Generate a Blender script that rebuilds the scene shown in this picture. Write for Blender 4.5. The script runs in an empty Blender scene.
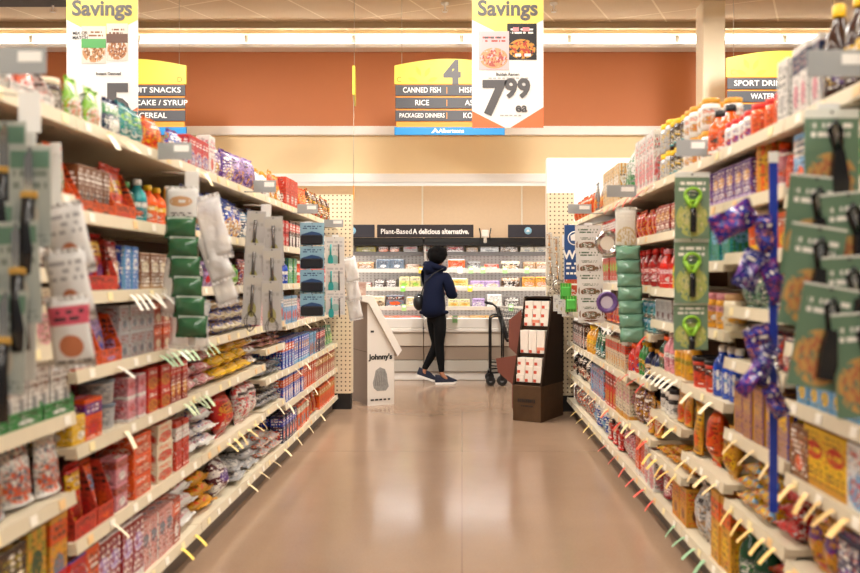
import bpy, bmesh, math, random
from mathutils import Vector, Matrix, Euler
R = math.radians
PI = math.pi
sc = bpy.context.scene
C = sc.collection
random.seed(7)
CAMZ = 1.25; FPX = 836.0; VX = 462.0; VY = 277.0
XL = -1.17; XR = 0.97          # front edges of the two shelving runs
def yl(x): return 978.0 / max(4.0, abs(x - VX))       # left run: distance along the aisle
def yr(x): return 811.0 / max(4.0, abs(x - VX))       # right run

# ---------------------------------------------------------------- colours / materials
def lin(c):
    c = c / 255.0
    return c / 12.92 if c <= 0.04045 else ((c + 0.055) / 1.055) ** 2.4
def hx(s):
    return (lin(int(s[0:2], 16)), lin(int(s[2:4], 16)), lin(int(s[4:6], 16)), 1)
PAL = dict(red='d02218', darkred='961616', orange='ec5a10', yellow='f0c018', gold='d99a2a', white='efece6', cream='e6d9bc',
  tan='b98f62', brown='7d4c2a', darkbrown='3a2218', black='16151a', grey='8f8f8f', silver='b9b8b8', blue='1c48b8', navy='16244e',
  lightblue='74b0dc', teal='1f8f96', green='2e8a3c', darkgreen='1f4a32', lime='8cc832', purple='5a2a88', lilac='b79ad0',
  pink='dd909c', salmon='d6432a', sage='6f9f80', steel='6a7a8a', rust='b4452a', olive='a89a28', maroon='5c1420', straw='d9cf82')
MATS = {}
def mat(name, col, rough=0.5, metal=0.0, bump=0.0, bscale=60, spec=0.5, trans=0.0, alpha=1.0, var=0.0, vscale=8):
    if name in MATS: return MATS[name]
    m = bpy.data.materials.new(name); m.use_nodes = True
    nt = m.node_tree; b = nt.nodes['Principled BSDF']
    c = hx(PAL.get(col, col)) if isinstance(col, str) else col
    b.inputs['Base Color'].default_value = c
    b.inputs['Roughness'].default_value = rough
    b.inputs['Metallic'].default_value = metal
    b.inputs['Specular IOR Level'].default_value = spec
    b.inputs['Transmission Weight'].default_value = trans
    b.inputs['Alpha'].default_value = alpha
    tc = nt.nodes.new('ShaderNodeTexCoord')
    if var > 0:
        n = nt.nodes.new('ShaderNodeTexNoise'); n.inputs['Scale'].default_value = vscale; n.inputs['Detail'].default_value = 3
        nt.links.new(tc.outputs['Object'], n.inputs['Vector'])
        mx = nt.nodes.new('ShaderNodeMix'); mx.data_type = 'RGBA'
        mx.inputs[6].default_value = tuple(v * (1 - var) for v in c[:3]) + (1,)
        mx.inputs[7].default_value = tuple(min(1, v * (1 + var)) for v in c[:3]) + (1,)
        nt.links.new(n.outputs['Fac'], mx.inputs[0]); nt.links.new(mx.outputs[2], b.inputs['Base Color'])
    if bump > 0:
        n = nt.nodes.new('ShaderNodeTexNoise'); n.inputs['Scale'].default_value = bscale
        nt.links.new(tc.outputs['Object'], n.inputs['Vector'])
        bp = nt.nodes.new('ShaderNodeBump'); bp.inputs['Strength'].default_value = bump; bp.inputs['Distance'].default_value = 0.01
        nt.links.new(n.outputs['Fac'], bp.inputs['Height']); nt.links.new(bp.outputs['Normal'], b.inputs['Normal'])
    MATS[name] = m
    return m
def emit(name, col, strength):
    if name in MATS: return MATS[name]
    m = bpy.data.materials.new(name); m.use_nodes = True
    b = m.node_tree.nodes['Principled BSDF']
    b.inputs['Base Color'].default_value = hx(col); b.inputs['Emission Color'].default_value = hx(col)
    b.inputs['Emission Strength'].default_value = strength
    MATS[name] = m
    return m

class NB:
    def __init__(s, nt): s.nt = nt
    def m(s, op, a, b=None, c=None):
        n = s.nt.nodes.new('ShaderNodeMath'); n.operation = op
        for i, v in enumerate((a, b, c)):
            if v is None: continue
            if isinstance(v, (int, float)): n.inputs[i].default_value = v
            else: s.nt.links.new(v, n.inputs[i])
        return n.outputs[0]
    def rng(s, x, a, b):
        return s.m('MULTIPLY', s.m('GREATER_THAN', x, a), s.m('LESS_THAN', x, b))
    def mix(s, f, a, b):
        n = s.nt.nodes.new('ShaderNodeMix'); n.data_type = 'RGBA'
        s.nt.links.new(f, n.inputs[0])
        for i, v in ((6, a), (7, b)):
            if isinstance(v, tuple): n.inputs[i].default_value = v
            else: s.nt.links.new(v, n.inputs[i])
        return n.outputs[2]
ARTN = {}
def art(base, c2, c3, style, rough=0.42):
    """printed packaging: bands, badges, food pictures and rows of small print, laid out in UV"""
    key = (base, c2, c3, style, rough)
    if key in ARTN: return ARTN[key]
    seed = len(ARTN) * 1.7
    mt = bpy.data.materials.new('packaging_%s_%s_%s' % (base, c2, style)); mt.use_nodes = True
    nt = mt.node_tree; bs = nt.nodes['Principled BSDF']; bs.inputs['Roughness'].default_value = rough
    nb = NB(nt)
    uvn = nt.nodes.new('ShaderNodeTexCoord'); sp = nt.nodes.new('ShaderNodeSeparateXYZ')
    nt.links.new(uvn.outputs['UV'], sp.inputs[0]); u, v = sp.outputs[0], sp.outputs[1]
    B, C2, C3 = [tuple(x * .78 for x in hx(PAL.get(q, q))[:3]) + (1,) for q in (base, c2, c3)]
    lum = B[0] * .3 + B[1] * .6 + B[2] * .1
    ink = hx('2a2226') if lum > .28 else hx('f2eee6')
    def oval(cu, cv, ru, rv):
        a = nb.m('DIVIDE', nb.m('SUBTRACT', u, cu), ru); b = nb.m('DIVIDE', nb.m('SUBTRACT', v, cv), rv)
        return nb.m('LESS_THAN', nb.m('ADD', nb.m('MULTIPLY', a, a), nb.m('MULTIPLY', b, b)), 1.0)
    def noise(scale, thr, sx=1.0):
        cb = nt.nodes.new('ShaderNodeCombineXYZ')
        nt.links.new(nb.m('MULTIPLY', u, sx), cb.inputs[0]); nt.links.new(v, cb.inputs[1]); cb.inputs[2].default_value = seed
        n = nt.nodes.new('ShaderNodeTexNoise'); n.inputs['Scale'].default_value = scale; n.inputs['Detail'].default_value = 2
        nt.links.new(cb.outputs[0], n.inputs['Vector'])
        return nb.m('GREATER_THAN', n.outputs['Fac'], thr)
    def text(v0, v1, u0, u1, lines, chars):
        fv = nb.m('MULTIPLY', nb.m('SUBTRACT', v, v0), lines / (v1 - v0))
        cb = nt.nodes.new('ShaderNodeCombineXYZ')
        nt.links.new(nb.m('FLOOR', nb.m('MULTIPLY', u, chars)), cb.inputs[0]); nt.links.new(nb.m('FLOOR', fv), cb.inputs[1]); cb.inputs[2].default_value = seed
        w = nt.nodes.new('ShaderNodeTexWhiteNoise'); nt.links.new(cb.outputs[0], w.inputs['Vector'])
        a = nb.m('GREATER_THAN', w.outputs['Value'], .38)
        return nb.m('MULTIPLY', nb.m('MULTIPLY', a, nb.rng(nb.m('FRACT', fv), .25, .78)), nb.m('MULTIPLY', nb.rng(v, v0, v1), nb.rng(u, u0, u1)))
    col = B
    g = noise(3.0, .52)
    if style == 'A':
        col = nb.mix(nb.rng(v, .62, .9), col, C2); col = nb.mix(oval(.5, .3, .30, .17), col, C3)
        col = nb.mix(text(.66, .86, .12, .88, 2, 13), col, ink)
        col = nb.mix(text(.03, .1, .1, .9, 1, 20), col, ink)
    elif style == 'B':
        col = nb.mix(nb.rng(v, .0, .16), col, C3); col = nb.mix(oval(.5, .62, .38, .15), col, C2)
        col = nb.mix(text(.54, .7, .2, .8, 1, 9), col, B); col = nb.mix(text(.2, .32, .15, .85, 2, 18), col, ink)
    elif style == 'C':
        ch = 11 if base in PAL else 24
        col = nb.mix(nb.m('MULTIPLY', oval(.5, .3, .46, .27), noise(9, .44)), col, C2)
        col = nb.mix(nb.m('MULTIPLY', oval(.52, .3, .4, .22), noise(14, .53)), col, C3)
        col = nb.mix(text(.70, .88, .12, .88, 2, ch), col, C3 if lum > .4 else ink)
    elif style == 'D':
        col = nb.mix(nb.m('GREATER_THAN', nb.m('FRACT', nb.m('MULTIPLY', u, 4)), .62), col, C2)
        col = nb.mix(oval(.5, .6, .36, .14), col, C3); col = nb.mix(text(.52, .68, .2, .8, 1, 9), col, B)
    elif style == 'E':
        col = nb.mix(text(.55, .9, .1, .9, 3, 12), col, C2); col = nb.mix(oval(.5, .3, .22, .15), col, C3)
        col = nb.mix(text(.04, .14, .1, .9, 2, 22), col, C2)
    elif style == 'F':
        ck = nb.m('FLOORED_MODULO', nb.m('ADD', nb.m('FLOOR', nb.m('MULTIPLY', u, 4)), nb.m('FLOOR', nb.m('MULTIPLY', v, 5))), 2)
        col = nb.mix(nb.m('GREATER_THAN', ck, .5), col, C2); col = nb.mix(oval(.5, .55, .3, .18), col, C3)
    elif style == 'G':
        col = nb.mix(noise(7, .55), col, C2); col = nb.mix(noise(11, .58), col, C3)
        col = nb.mix(nb.m('MULTIPLY', nb.rng(v, .66, .86), nb.rng(u, .1, .9)), col, B)
        col = nb.mix(text(.68, .84, .14, .86, 1, 9), col, ink)
    if base in PAL:      # small busy print over everything
        col = nb.mix(nb.m('MULTIPLY', noise(17, .635, .8), nb.rng(v, .06, .94)), col, C3)
        col = nb.mix(nb.m('MULTIPLY', noise(13, .63, 1.3), nb.rng(v, .1, .9)), col, C2)
        dk = tuple(c * .35 for c in B[:3]) + (1,)
        col = nb.mix(nb.m('MULTIPLY', text(.08, .94, .06, .94, 9, 26), noise(5, .50)), col, dk if lum > .12 else ink)
    bs.inputs['Specular IOR Level'].default_value = .5
    nt.links.new(col, bs.inputs['Base Color']) if not isinstance(col, tuple) else None
    ARTN[key] = mt
    return mt

# ---------------------------------------------------------------- objects
def setp(o, label=None, cat=None, group=None, kind=None):
    if label: o['label'] = label
    if cat: o['category'] = cat
    if group: o['group'] = group
    if kind: o['kind'] = kind
    return o
def thing(name, label, cat, loc=(0, 0, 0), rz=0.0, group=None, rot=None):
    o = bpy.data.objects.new(name, None); C.objects.link(o); o.empty_display_size = .05
    o.location = loc; o.rotation_euler = rot if rot else (0, 0, rz)
    return setp(o, label, cat, group)
def link(name, me, parent=None, loc=None):
    o = bpy.data.objects.new(name, me); C.objects.link(o)
    if parent: o.parent = parent
    if loc: o.location = loc
    return o
def fin(bm, name, m, smooth=False, sharp=None):
    me = bpy.data.meshes.new(name)
    bmesh.ops.recalc_face_normals(bm, faces=bm.faces[:])
    if smooth:
        for f in bm.faces: f.smooth = True
    bm.to_mesh(me); bm.free()
    for x in (m if isinstance(m, (list, tuple)) else [m]): me.materials.append(x)
    return me
def obj(name, bm, m, parent=None, loc=None, smooth=False):
    return link(name, fin(bm, name, m, smooth), parent, loc)
def struct(name, bm, m): return setp(obj(name, bm, m), kind='structure')

def uvl(bm): return bm.loops.layers.uv.verify()
def box(bm, x0, x1, y0, y1, z0, z1, mi=0, bev=0.0):
    L = uvl(bm)
    vs = [bm.verts.new(p) for p in ((x0, y0, z0), (x1, y0, z0), (x1, y1, z0), (x0, y1, z0), (x0, y0, z1), (x1, y0, z1), (x1, y1, z1), (x0, y1, z1))]
    fs = []
    for q in ((0, 1, 5, 4), (1, 2, 6, 5), (2, 3, 7, 6), (3, 0, 4, 7), (4, 5, 6, 7), (3, 2, 1, 0)):
        f = bm.faces.new([vs[i] for i in q]); f.material_index = mi
        for l, uv in zip(f.loops, ((0, 0), (1, 0), (1, 1), (0, 1))): l[L].uv = uv
        fs.append(f)
    if bev > 0:
        es = list({e for f in fs for e in f.edges})
        r = bmesh.ops.bevel(bm, geom=es, offset=bev, segments=1, affect='EDGES', clamp_overlap=True)
        for f in r['faces']: f.material_index = mi
    return vs
def quad(bm, pts, mi=0):
    L = uvl(bm)
    f = bm.faces.new([bm.verts.new(p) for p in pts]); f.material_index = mi
    for l, uv in zip(f.loops, ((0, 0), (1, 0), (1, 1), (0, 1))): l[L].uv = uv
    return f
def prism(bm, poly, a, b, axis='y', mi=0):
    """extrude a 2-D outline between a and b along an axis"""
    L = uvl(bm)
    def P(p, t):
        if axis == 'y': return (p[0], t, p[1])
        if axis == 'x': return (t, p[0], p[1])
        return (p[0], p[1], t)
    A = [bm.verts.new(P(p, a)) for p in poly]; Bv = [bm.verts.new(P(p, b)) for p in poly]
    xs = [p[0] for p in poly]; ys = [p[1] for p in poly]
    w = max(xs) - min(xs) or 1; h = max(ys) - min(ys) or 1
    for ring in (A, Bv[::-1]):
        f = bm.faces.new(ring); f.material_index = mi
        src = poly if ring is A else poly[::-1]
        for l, p in zip(f.loops, src): l[L].uv = ((p[0] - min(xs)) / w, (p[1] - min(ys)) / h)
    n = len(poly)
    for i in range(n):
        j = (i + 1) % n
        f = bm.faces.new((A[i], A[j], Bv[j], Bv[i])); f.material_index = mi
    return A, Bv
def lathe(bm, prof, seg=16, mi=0, cx=0, cy=0, capb=True, capt=True):
    L = uvl(bm); rings = []
    H = prof[-1][1] - prof[0][1] or 1
    for r, z in prof:
        rings.append([bm.verts.new((cx + r * math.sin(2 * PI * k / seg), cy - r * math.cos(2 * PI * k / seg), z)) for k in range(seg)])
    for i in range(len(prof) - 1):
        for k in range(seg):
            j = (k + 1) % seg
            f = bm.faces.new((rings[i][k], rings[i][j], rings[i + 1][j], rings[i + 1][k])); f.material_index = mi; f.smooth = True
            u0 = ((k / seg) + .5) * 2 % 1.0; u1 = u0 + 2 / seg
            v0 = (prof[i][1] - prof[0][1]) / H; v1 = (prof[i + 1][1] - prof[0][1]) / H
            for l, uv in zip(f.loops, ((u0, v0), (u1, v0), (u1, v1), (u0, v1))): l[L].uv = uv
    if capb: f = bm.faces.new(rings[0][::-1]); f.material_index = mi
    if capt: f = bm.faces.new(rings[-1]); f.material_index = mi
def tube(bm, pts, r, seg=8, mi=0, closed=False, r2=None):
    pts = [Vector(p) for p in pts]; n = len(pts); rings = []
    up = Vector((0, 0, 1))
    prev = None
    for i, p in enumerate(pts):
        if closed: t = (pts[(i + 1) % n] - pts[i - 1])
        else: t = (pts[min(i + 1, n - 1)] - pts[max(i - 1, 0)])
        t.normalize()
        a = prev if prev is not None else (up if abs(t.z) < .9 else Vector((1, 0, 0)))
        s = t.cross(a)
        if s.length < 1e-4: s = t.cross(Vector((0, 1, 0)))
        s.normalize(); q = s.cross(t).normalized(); prev = q
        rr = r if r2 is None else r + (r2 - r) * i / max(1, n - 1)
        rings.append([bm.verts.new(p + (s * math.cos(2 * PI * k / seg) + q * math.sin(2 * PI * k / seg)) * rr) for k in range(seg)])
    m = n if closed else n - 1
    for i in range(m):
        for k in range(seg):
            j = (k + 1) % seg; i2 = (i + 1) % n
            f = bm.faces.new((rings[i][k], rings[i][j], rings[i2][j], rings[i2][k])); f.material_index = mi; f.smooth = True
    if not closed:
        bm.faces.new(rings[0][::-1]).material_index = mi; bm.faces.new(rings[-1]).material_index = mi
def arc(cx, cz, r, a0, a1, n, y=0):
    return [(cx + r * math.cos(R(a0 + (a1 - a0) * i / n)), y, cz + r * math.sin(R(a0 + (a1 - a0) * i / n))) for i in range(n + 1)]
def text_mesh(s, size, m, bold=0.02, ext=0.0015, align='CENTER', font_shear=0, fit=None):
    """lettering standing in the XZ plane, reading from -Y"""
    cu = bpy.data.curves.new('lettering', 'FONT'); cu.body = s; cu.size = size; cu.extrude = ext; cu.offset = bold * size
    cu.align_x = align; cu.align_y = 'CENTER'; cu.shear = font_shear; cu.resolution_u = 3
    o = bpy.data.objects.new('tmp', cu); C.objects.link(o)
    bpy.context.view_layer.update()
    me = bpy.data.meshes.new_from_object(o.evaluated_get(bpy.context.evaluated_depsgraph_get()))
    bpy.data.objects.remove(o); me.transform(Matrix.Rotation(PI / 2, 4, 'X'))
    if fit:
        xs = [v.co.x for v in me.vertices]; me.transform(Matrix.Diagonal((fit / (max(xs) - min(xs)), 1, 1, 1)))
    me.materials.clear(); me.materials.append(m)
    return me
def letter(s, size, m, parent, loc, name='lettering', **k):
    return link(name, text_mesh(s, size, m, **k), parent, loc)
def print_bars(parent, m, x0, x1, z, h, n, name='small_print', seed=1):
    """a line of print too small to read: a row of word-long bars"""
    rn = random.Random(seed + n); bm = bmesh.new(); x = x0; step = (x1 - x0) / n
    for i in range(n):
        w = step * rn.uniform(.55, .85); box(bm, x, x + w, -.0042, -.0036, z - h / 2, z + h / 2); x += step
    return obj(name, bm, m, parent)
def copy_thing(root):
    r = root.copy(); C.objects.link(r)
    for ch in root.children:
        c = ch.copy(); C.objects.link(c); c.parent = r
        for g in ch.children:
            d = g.copy(); C.objects.link(d); d.parent = c
    return r
ORD = ['zeroth', 'nearest', 'second nearest', 'third nearest', 'fourth nearest', 'fifth nearest', 'sixth nearest', 'seventh nearest', 'eighth nearest', 'ninth nearest', 'tenth nearest',
       'eleventh nearest', 'twelfth nearest', 'thirteenth nearest', 'fourteenth nearest', 'fifteenth nearest', 'sixteenth nearest', 'seventeenth nearest', 'eighteenth nearest', 'nineteenth nearest', 'twentieth nearest']
NTH = ['top', 'second', 'third', 'fourth', 'fifth', 'sixth', 'seventh', 'eighth', 'ninth']
def ordn(n): return ORD[n] if n <= 20 else ORD[20] + ' plus %d' % (n - 20)
# ================================================================= THE SETTING
def floor_mat():
    m = bpy.data.materials.new('polished_floor'); m.use_nodes = True
    nt = m.node_tree; b = nt.nodes['Principled BSDF']; nb = NB(nt)
    tc = nt.nodes.new('ShaderNodeTexCoord')
    n1 = nt.nodes.new('ShaderNodeTexNoise'); n1.inputs['Scale'].default_value = 1.3; n1.inputs['Detail'].default_value = 6
    n2 = nt.nodes.new('ShaderNodeTexNoise'); n2.inputs['Scale'].default_value = 90; n2.inputs['Detail'].default_value = 2
    for n in (n1, n2): nt.links.new(tc.outputs['Object'], n.inputs['Vector'])
    a = nb.mix(n1.outputs['Fac'], hx('84695380'[:6]), hx('a0846d'))
    a2 = nb.mix(nb.m('MULTIPLY', n2.outputs['Fac'], .25), a, hx('b8a492'))
    br = nt.nodes.new('ShaderNodeTexBrick'); br.offset = 0; br.inputs['Scale'].default_value = 1
    br.inputs['Brick Width'].default_value = 3.0; br.inputs['Row Height'].default_value = 3.0; br.inputs['Mortar Size'].default_value = .003
    nt.links.new(tc.outputs['Object'], br.inputs['Vector'])
    a3 = nb.mix(nb.m('MULTIPLY', br.outputs['Fac'], .45), a2, hx('5c4030'))
    nt.links.new(a3, b.inputs['Base Color'])
    rr = nb.m('ADD', nb.m('MULTIPLY', n1.outputs['Fac'], .10), .12)
    nt.links.new(rr, b.inputs['Roughness']); b.inputs['Specular IOR Level'].default_value = .55
    w = nt.nodes.new('ShaderNodeTexNoise'); w.inputs['Scale'].default_value = 5; w.inputs['Detail'].default_value = 2
    nt.links.new(tc.outputs['Object'], w.inputs['Vector'])
    bp = nt.nodes.new('ShaderNodeBump'); bp.inputs['Strength'].default_value = .06; bp.inputs['Distance'].default_value = .02
    nt.links.new(w.outputs['Fac'], bp.inputs['Height']); nt.links.new(bp.outputs['Normal'], b.inputs['Normal'])
    return m
bm = bmesh.new(); box(bm, -9, 9, -5, 11.6, -.1, 0); struct('floor', bm, floor_mat())
CEIL = 4.3
def ceil_mat():
    m = bpy.data.materials.new('ceiling_board'); m.use_nodes = True
    nt = m.node_tree; b = nt.nodes['Principled BSDF']; nb = NB(nt)
    tc = nt.nodes.new('ShaderNodeTexCoord')
    mp = nt.nodes.new('ShaderNodeMapping'); mp.inputs['Rotation'].default_value = (0, 0, R(24))
    nt.links.new(tc.outputs['Object'], mp.inputs['Vector'])
    br = nt.nodes.new('ShaderNodeTexBrick'); br.offset = 0; br.inputs['Scale'].default_value = 1
    br.inputs['Brick Width'].default_value = .61; br.inputs['Row Height'].default_value = 1.22; br.inputs['Mortar Size'].default_value = .012
    nt.links.new(mp.outputs[0], br.inputs['Vector'])
    nt.links.new(nb.mix(br.outputs['Fac'], hx('dcc6a2'), hx('f4e4c6')), b.inputs['Base Color'])
    b.inputs['Roughness'].default_value = .8
    return m
CM = ceil_mat()
bm = bmesh.new(); box(bm, -9, 9, -5, 11.6, CEIL, CEIL + .1); struct('ceiling', bm, CM)
wallm = mat('cream_wall_paint', 'f2d8aa', .6, var=.02)
orange = mat('terracotta_wall_paint', 'c67a4c', .6, var=.02)
whitem = mat('white_trim_paint', 'fbf9f6', .5)
panelm = mat('beige_wall_panel', 'dcc0a0', .55, var=.05, vscale=30)
YW = 10.35                                    # face of the bulkhead above the chilled cabinets
bm = bmesh.new(); box(bm, -9, 9, YW, 11.5, 2.52, CEIL); struct('wall_back', bm, wallm)
bm = bmesh.new(); box(bm, -9, 9, YW - .02, YW + .02, 3.10, 4.03); struct('wall_back_band', bm, orange)
bm = bmesh.new(); box(bm, -9, 9, YW - .06, YW + .02, 3.0, 3.11, bev=.008); struct('trim_1', bm, whitem)
bm = bmesh.new(); box(bm, -9, 9, YW - .10, YW + .3, 2.41, 2.52, bev=.01); struct('trim_2', bm, whitem)
bm = bmesh.new(); box(bm, -9, 9, YW - .22, YW + .02, 4.03, 4.09, bev=.01); box(bm, -9, 9, YW - .08, YW + .02, 4.09, 4.24); struct('trim_3', bm, whitem)
bm = bmesh.new()
box(bm, -9, 9, 11.2, 11.35, 0, 2.52); struct('wall_back_lower', bm, panelm)
for i, x in enumerate((-4.6, -2.6, -.53, .80, 2.8)):
    bm = bmesh.new(); box(bm, x - .012, x + .012, 11.185, 11.205, 0, 2.50, bev=.003); struct('trim_%d' % (i + 4), bm, mat('panel_joint', 'e6dccb', .5))
bm = bmesh.new(); box(bm, .885, 1.9, 8.7, 8.85, 0, 2.49); struct('wall_right_partition', bm, mat('white_partition', 'f3f1ee', .6))
bm = bmesh.new(); box(bm, 2.65, 2.90, 9.2, 9.48, 0, CEIL, bev=.01); struct('trim_9', bm, mat('column_paint', 'e9d9bd', .6))
# darker cornice bar of the ceiling in front of the light cove
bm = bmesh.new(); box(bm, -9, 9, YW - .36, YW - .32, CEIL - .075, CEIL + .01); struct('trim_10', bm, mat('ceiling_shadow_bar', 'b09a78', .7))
bm = bmesh.new(); box(bm, -5.6, -4.25, 8.2, 9.35, CEIL - .03, CEIL + .01); struct('trim_11', bm, mat('dark_ceiling_baffle', '4a4038', .8))

# lamps on the ceiling above the aisle (all give off light)
lampglow = emit('lamp_glow', 'fff4e0', 9.0)
lampw = mat('lamp_white_metal', 'f0ece4', .4)
def area(name, loc, sx, sy, energy, col=(1, .965, .915), rot=(0, 0, 0), parent=None):
    l = bpy.data.lights.new(name, 'AREA'); l.shape = 'RECTANGLE'; l.size = sx; l.size_y = sy; l.energy = energy; l.color = col
    o = bpy.data.objects.new(name, l); C.objects.link(o); o.location = loc; o.rotation_euler = rot
    if parent: o.parent = parent
    return o
proto = None; k = 0
cols = (-3.3, -.1, 3.1)
names = {-3.3: 'left row', -.1: 'middle row', 3.1: 'right row'}
for cx in cols:
    for j, cy in enumerate((-2.6, -.2, 2.2, 4.6, 7.0)):
        t = thing('ceiling_lamp', 'long white ceiling lamp, %s, %s from the entrance end' % (names[cx], ['first', 'second', 'third', 'fourth', 'fifth'][j]), 'ceiling lamp', (cx, cy, CEIL - .12), 0, 'ceiling lamps above the aisles')
        bm = bmesh.new(); prism(bm, [(-.17, 0), (.17, 0), (.12, .07), (-.12, .07)], -1.0, 1.0, 'y'); box(bm, -.03, .03, -.6, -.5, .07, .12); box(bm, -.03, .03, .5, .6, .07, .12)
        obj('housing', bm, lampw, t)
        bm = bmesh.new(); box(bm, -.15, .15, -.97, .97, -.012, .0)
        obj('diffuser', bm, lampglow, t)
        area('lamp_light', (0, 0, -.03), .3, 1.9, 92 if cy > 6 else 31, parent=t)
        area('lamp_uplight', (0, 0, .085), .2, 1.8, 20, rot=(PI, 0, 0), parent=t)  # upward fill added to each lamp to brighten the ceiling
# strip lights along the back bulkhead
for i, x in enumerate([-5.9 + 1.31 * q for q in range(10)]):
    t = thing('strip_light', 'white tube light on the back cove, %s from the left' % ['first', 'second', 'third', 'fourth', 'fifth', 'sixth', 'seventh', 'eighth', 'ninth', 'tenth'][i], 'tube light', (x, YW - .16, 4.13), 0, 'tube lights along the cove')
    bm = bmesh.new(); tube(bm, [(-.625, 0, .035), (.625, 0, .035)], .036, 10); obj('tube', bm, emit('tube_glow', 'fffaf0', 4.0), t)
    area('tube_light', (0, -.05, .03), 1.2, .05, 4.5, (1, .97, .92), rot=(R(18), 0, 0), parent=t)
    for s in (-1, 1):
        bm = bmesh.new(); box(bm, s * .64 - .014, s * .64 + .014, -.03, .05, -.04, .06, bev=.005); obj('end_socket', bm, mat('socket_grey', 'cfc4b2', .5), t)
# small fittings hanging from the ceiling
for (x, lab) in ((-4.55, 'leftmost'), (-.19, 'middle'), (1.02, 'rightmost')):
    t = thing('sprinkler_head', 'small white sprinkler fitting under the ceiling, %s of the three' % lab, 'sprinkler', (x, 9.3, CEIL))
    bm = bmesh.new(); lathe(bm, [(.045, 0), (.04, -.02), (.012, -.025), (.012, -.07)][::-1], 12); obj('pipe', bm, lampw, t)
    bm = bmesh.new(); lathe(bm, [(.03, -.105), (.03, -.10), (.006, -.09), (.006, -.07)], 10); tube(bm, [(-.02, 0, -.07), (-.03, 0, -.085), (-.02, 0, -.10)], .004, 6); tube(bm, [(.02, 0, -.07), (.03, 0, -.085), (.02, 0, -.10)], .004, 6)
    obj('deflector', bm, lampw, t)

# ================================================================= SHELVING
cream = mat('shelf_cream_enamel', 'd3c7ae', .38, var=.03)
railm = mat('price_rail_plastic', 'd2c6ac', .3, var=.05, vscale=20)
darkback = mat('gondola_back_board', '6a4a34', .7)
BAYS = {
 'L': [(1.31, 2.53, (1.73, 1.49, 1.27, 1.05, .84, .60, .33, .14)),
       (2.53, 3.75, (1.73, 1.45, 1.20, .96, .73, .44, .14)),
       (3.75, 4.97, (1.73, 1.45, 1.20, .96, .73, .44, .14)),
       (4.97, 5.53, (1.73, 1.45, 1.20, .96, .815, .635, .45, .14)),
       (5.53, 6.75, (1.73, 1.45, 1.20, .93, .63, .40, .14)),
       (6.75, 7.86, (1.73, 1.45, 1.20, .93, .63, .40, .14))],
 'R': [(1.29, 2.51, (1.72, 1.49, 1.22, 1.05, .88, .66, .40, .14)),
       (2.51, 3.09, (1.72, 1.52, 1.33, 1.14, .95, .69, .43, .14)),
       (3.09, 3.69, (1.72, 1.52, 1.305, 1.045, .78, .48, .14)),
       (3.69, 4.29, (1.72, 1.46, 1.19, 1.03, .79, .575, .36, .14)),
       (4.29, 4.90, (1.72, 1.46, 1.20, .95, .70, .41, .14)),
       (4.90, 6.12, (1.72, 1.46, 1.20, .94, .66, .385, .14)),
       (6.12, 7.70, (1.72, 1.46, 1.20, .94, .66, .385, .14))]}
SIDEN = {'L': 'left', 'R': 'right'}
bay_words = ['nearest', 'second', 'third', 'fourth', 'fifth', 'sixth', 'seventh']
tagme = {}
def tag_mesh(col):
    if col not in tagme:
        bm = bmesh.new(); box(bm, -.019, .019, -.0025, 0, -.014, .014, bev=.001)
        tagme[col] = fin(bm, 'price_tag', [mat('price_tag_' + col, col, .4)])
    return tagme[col]
prome = {}
def promo_mesh(col):
    if col not in prome:
        bm = bmesh.new(); w = .012
        pts = [(0, 0), (.010, -.006), (.023, -.020), (.036, -.036), (.046, -.050)]
        for i in range(4):
            (a, b), (c, d) = pts[i], pts[i + 1]
            vs = [bm.verts.new(p) for p in ((-w, -a, b), (w, -a, b), (w, -c, d), (-w, -c, d), (-w, -a, b - .0015), (w, -a, b - .0015), (w, -c, d - .0015), (-w, -c, d - .0015))]
            for q in ((0, 1, 2, 3), (7, 6, 5, 4), (0, 3, 7, 4), (1, 5, 6, 2)): bm.faces.new([vs[t] for t in q])
        bmesh.ops.remove_doubles(bm, verts=bm.verts, dist=.0001)
        prome[col] = fin(bm, 'promo_tag', [mat('promo_tag_' + col, PAL.get(col, col), .35)])
    return prome[col]
SHELVES = []          # (side, y0, y1, h, shelf object, bay origin y)
def frame_of(side):   # local frame: x along the aisle, -y towards the aisle
    return (XL, PI / 2) if side == 'L' else (XR, -PI / 2)
rnd = random.Random(3)
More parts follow.
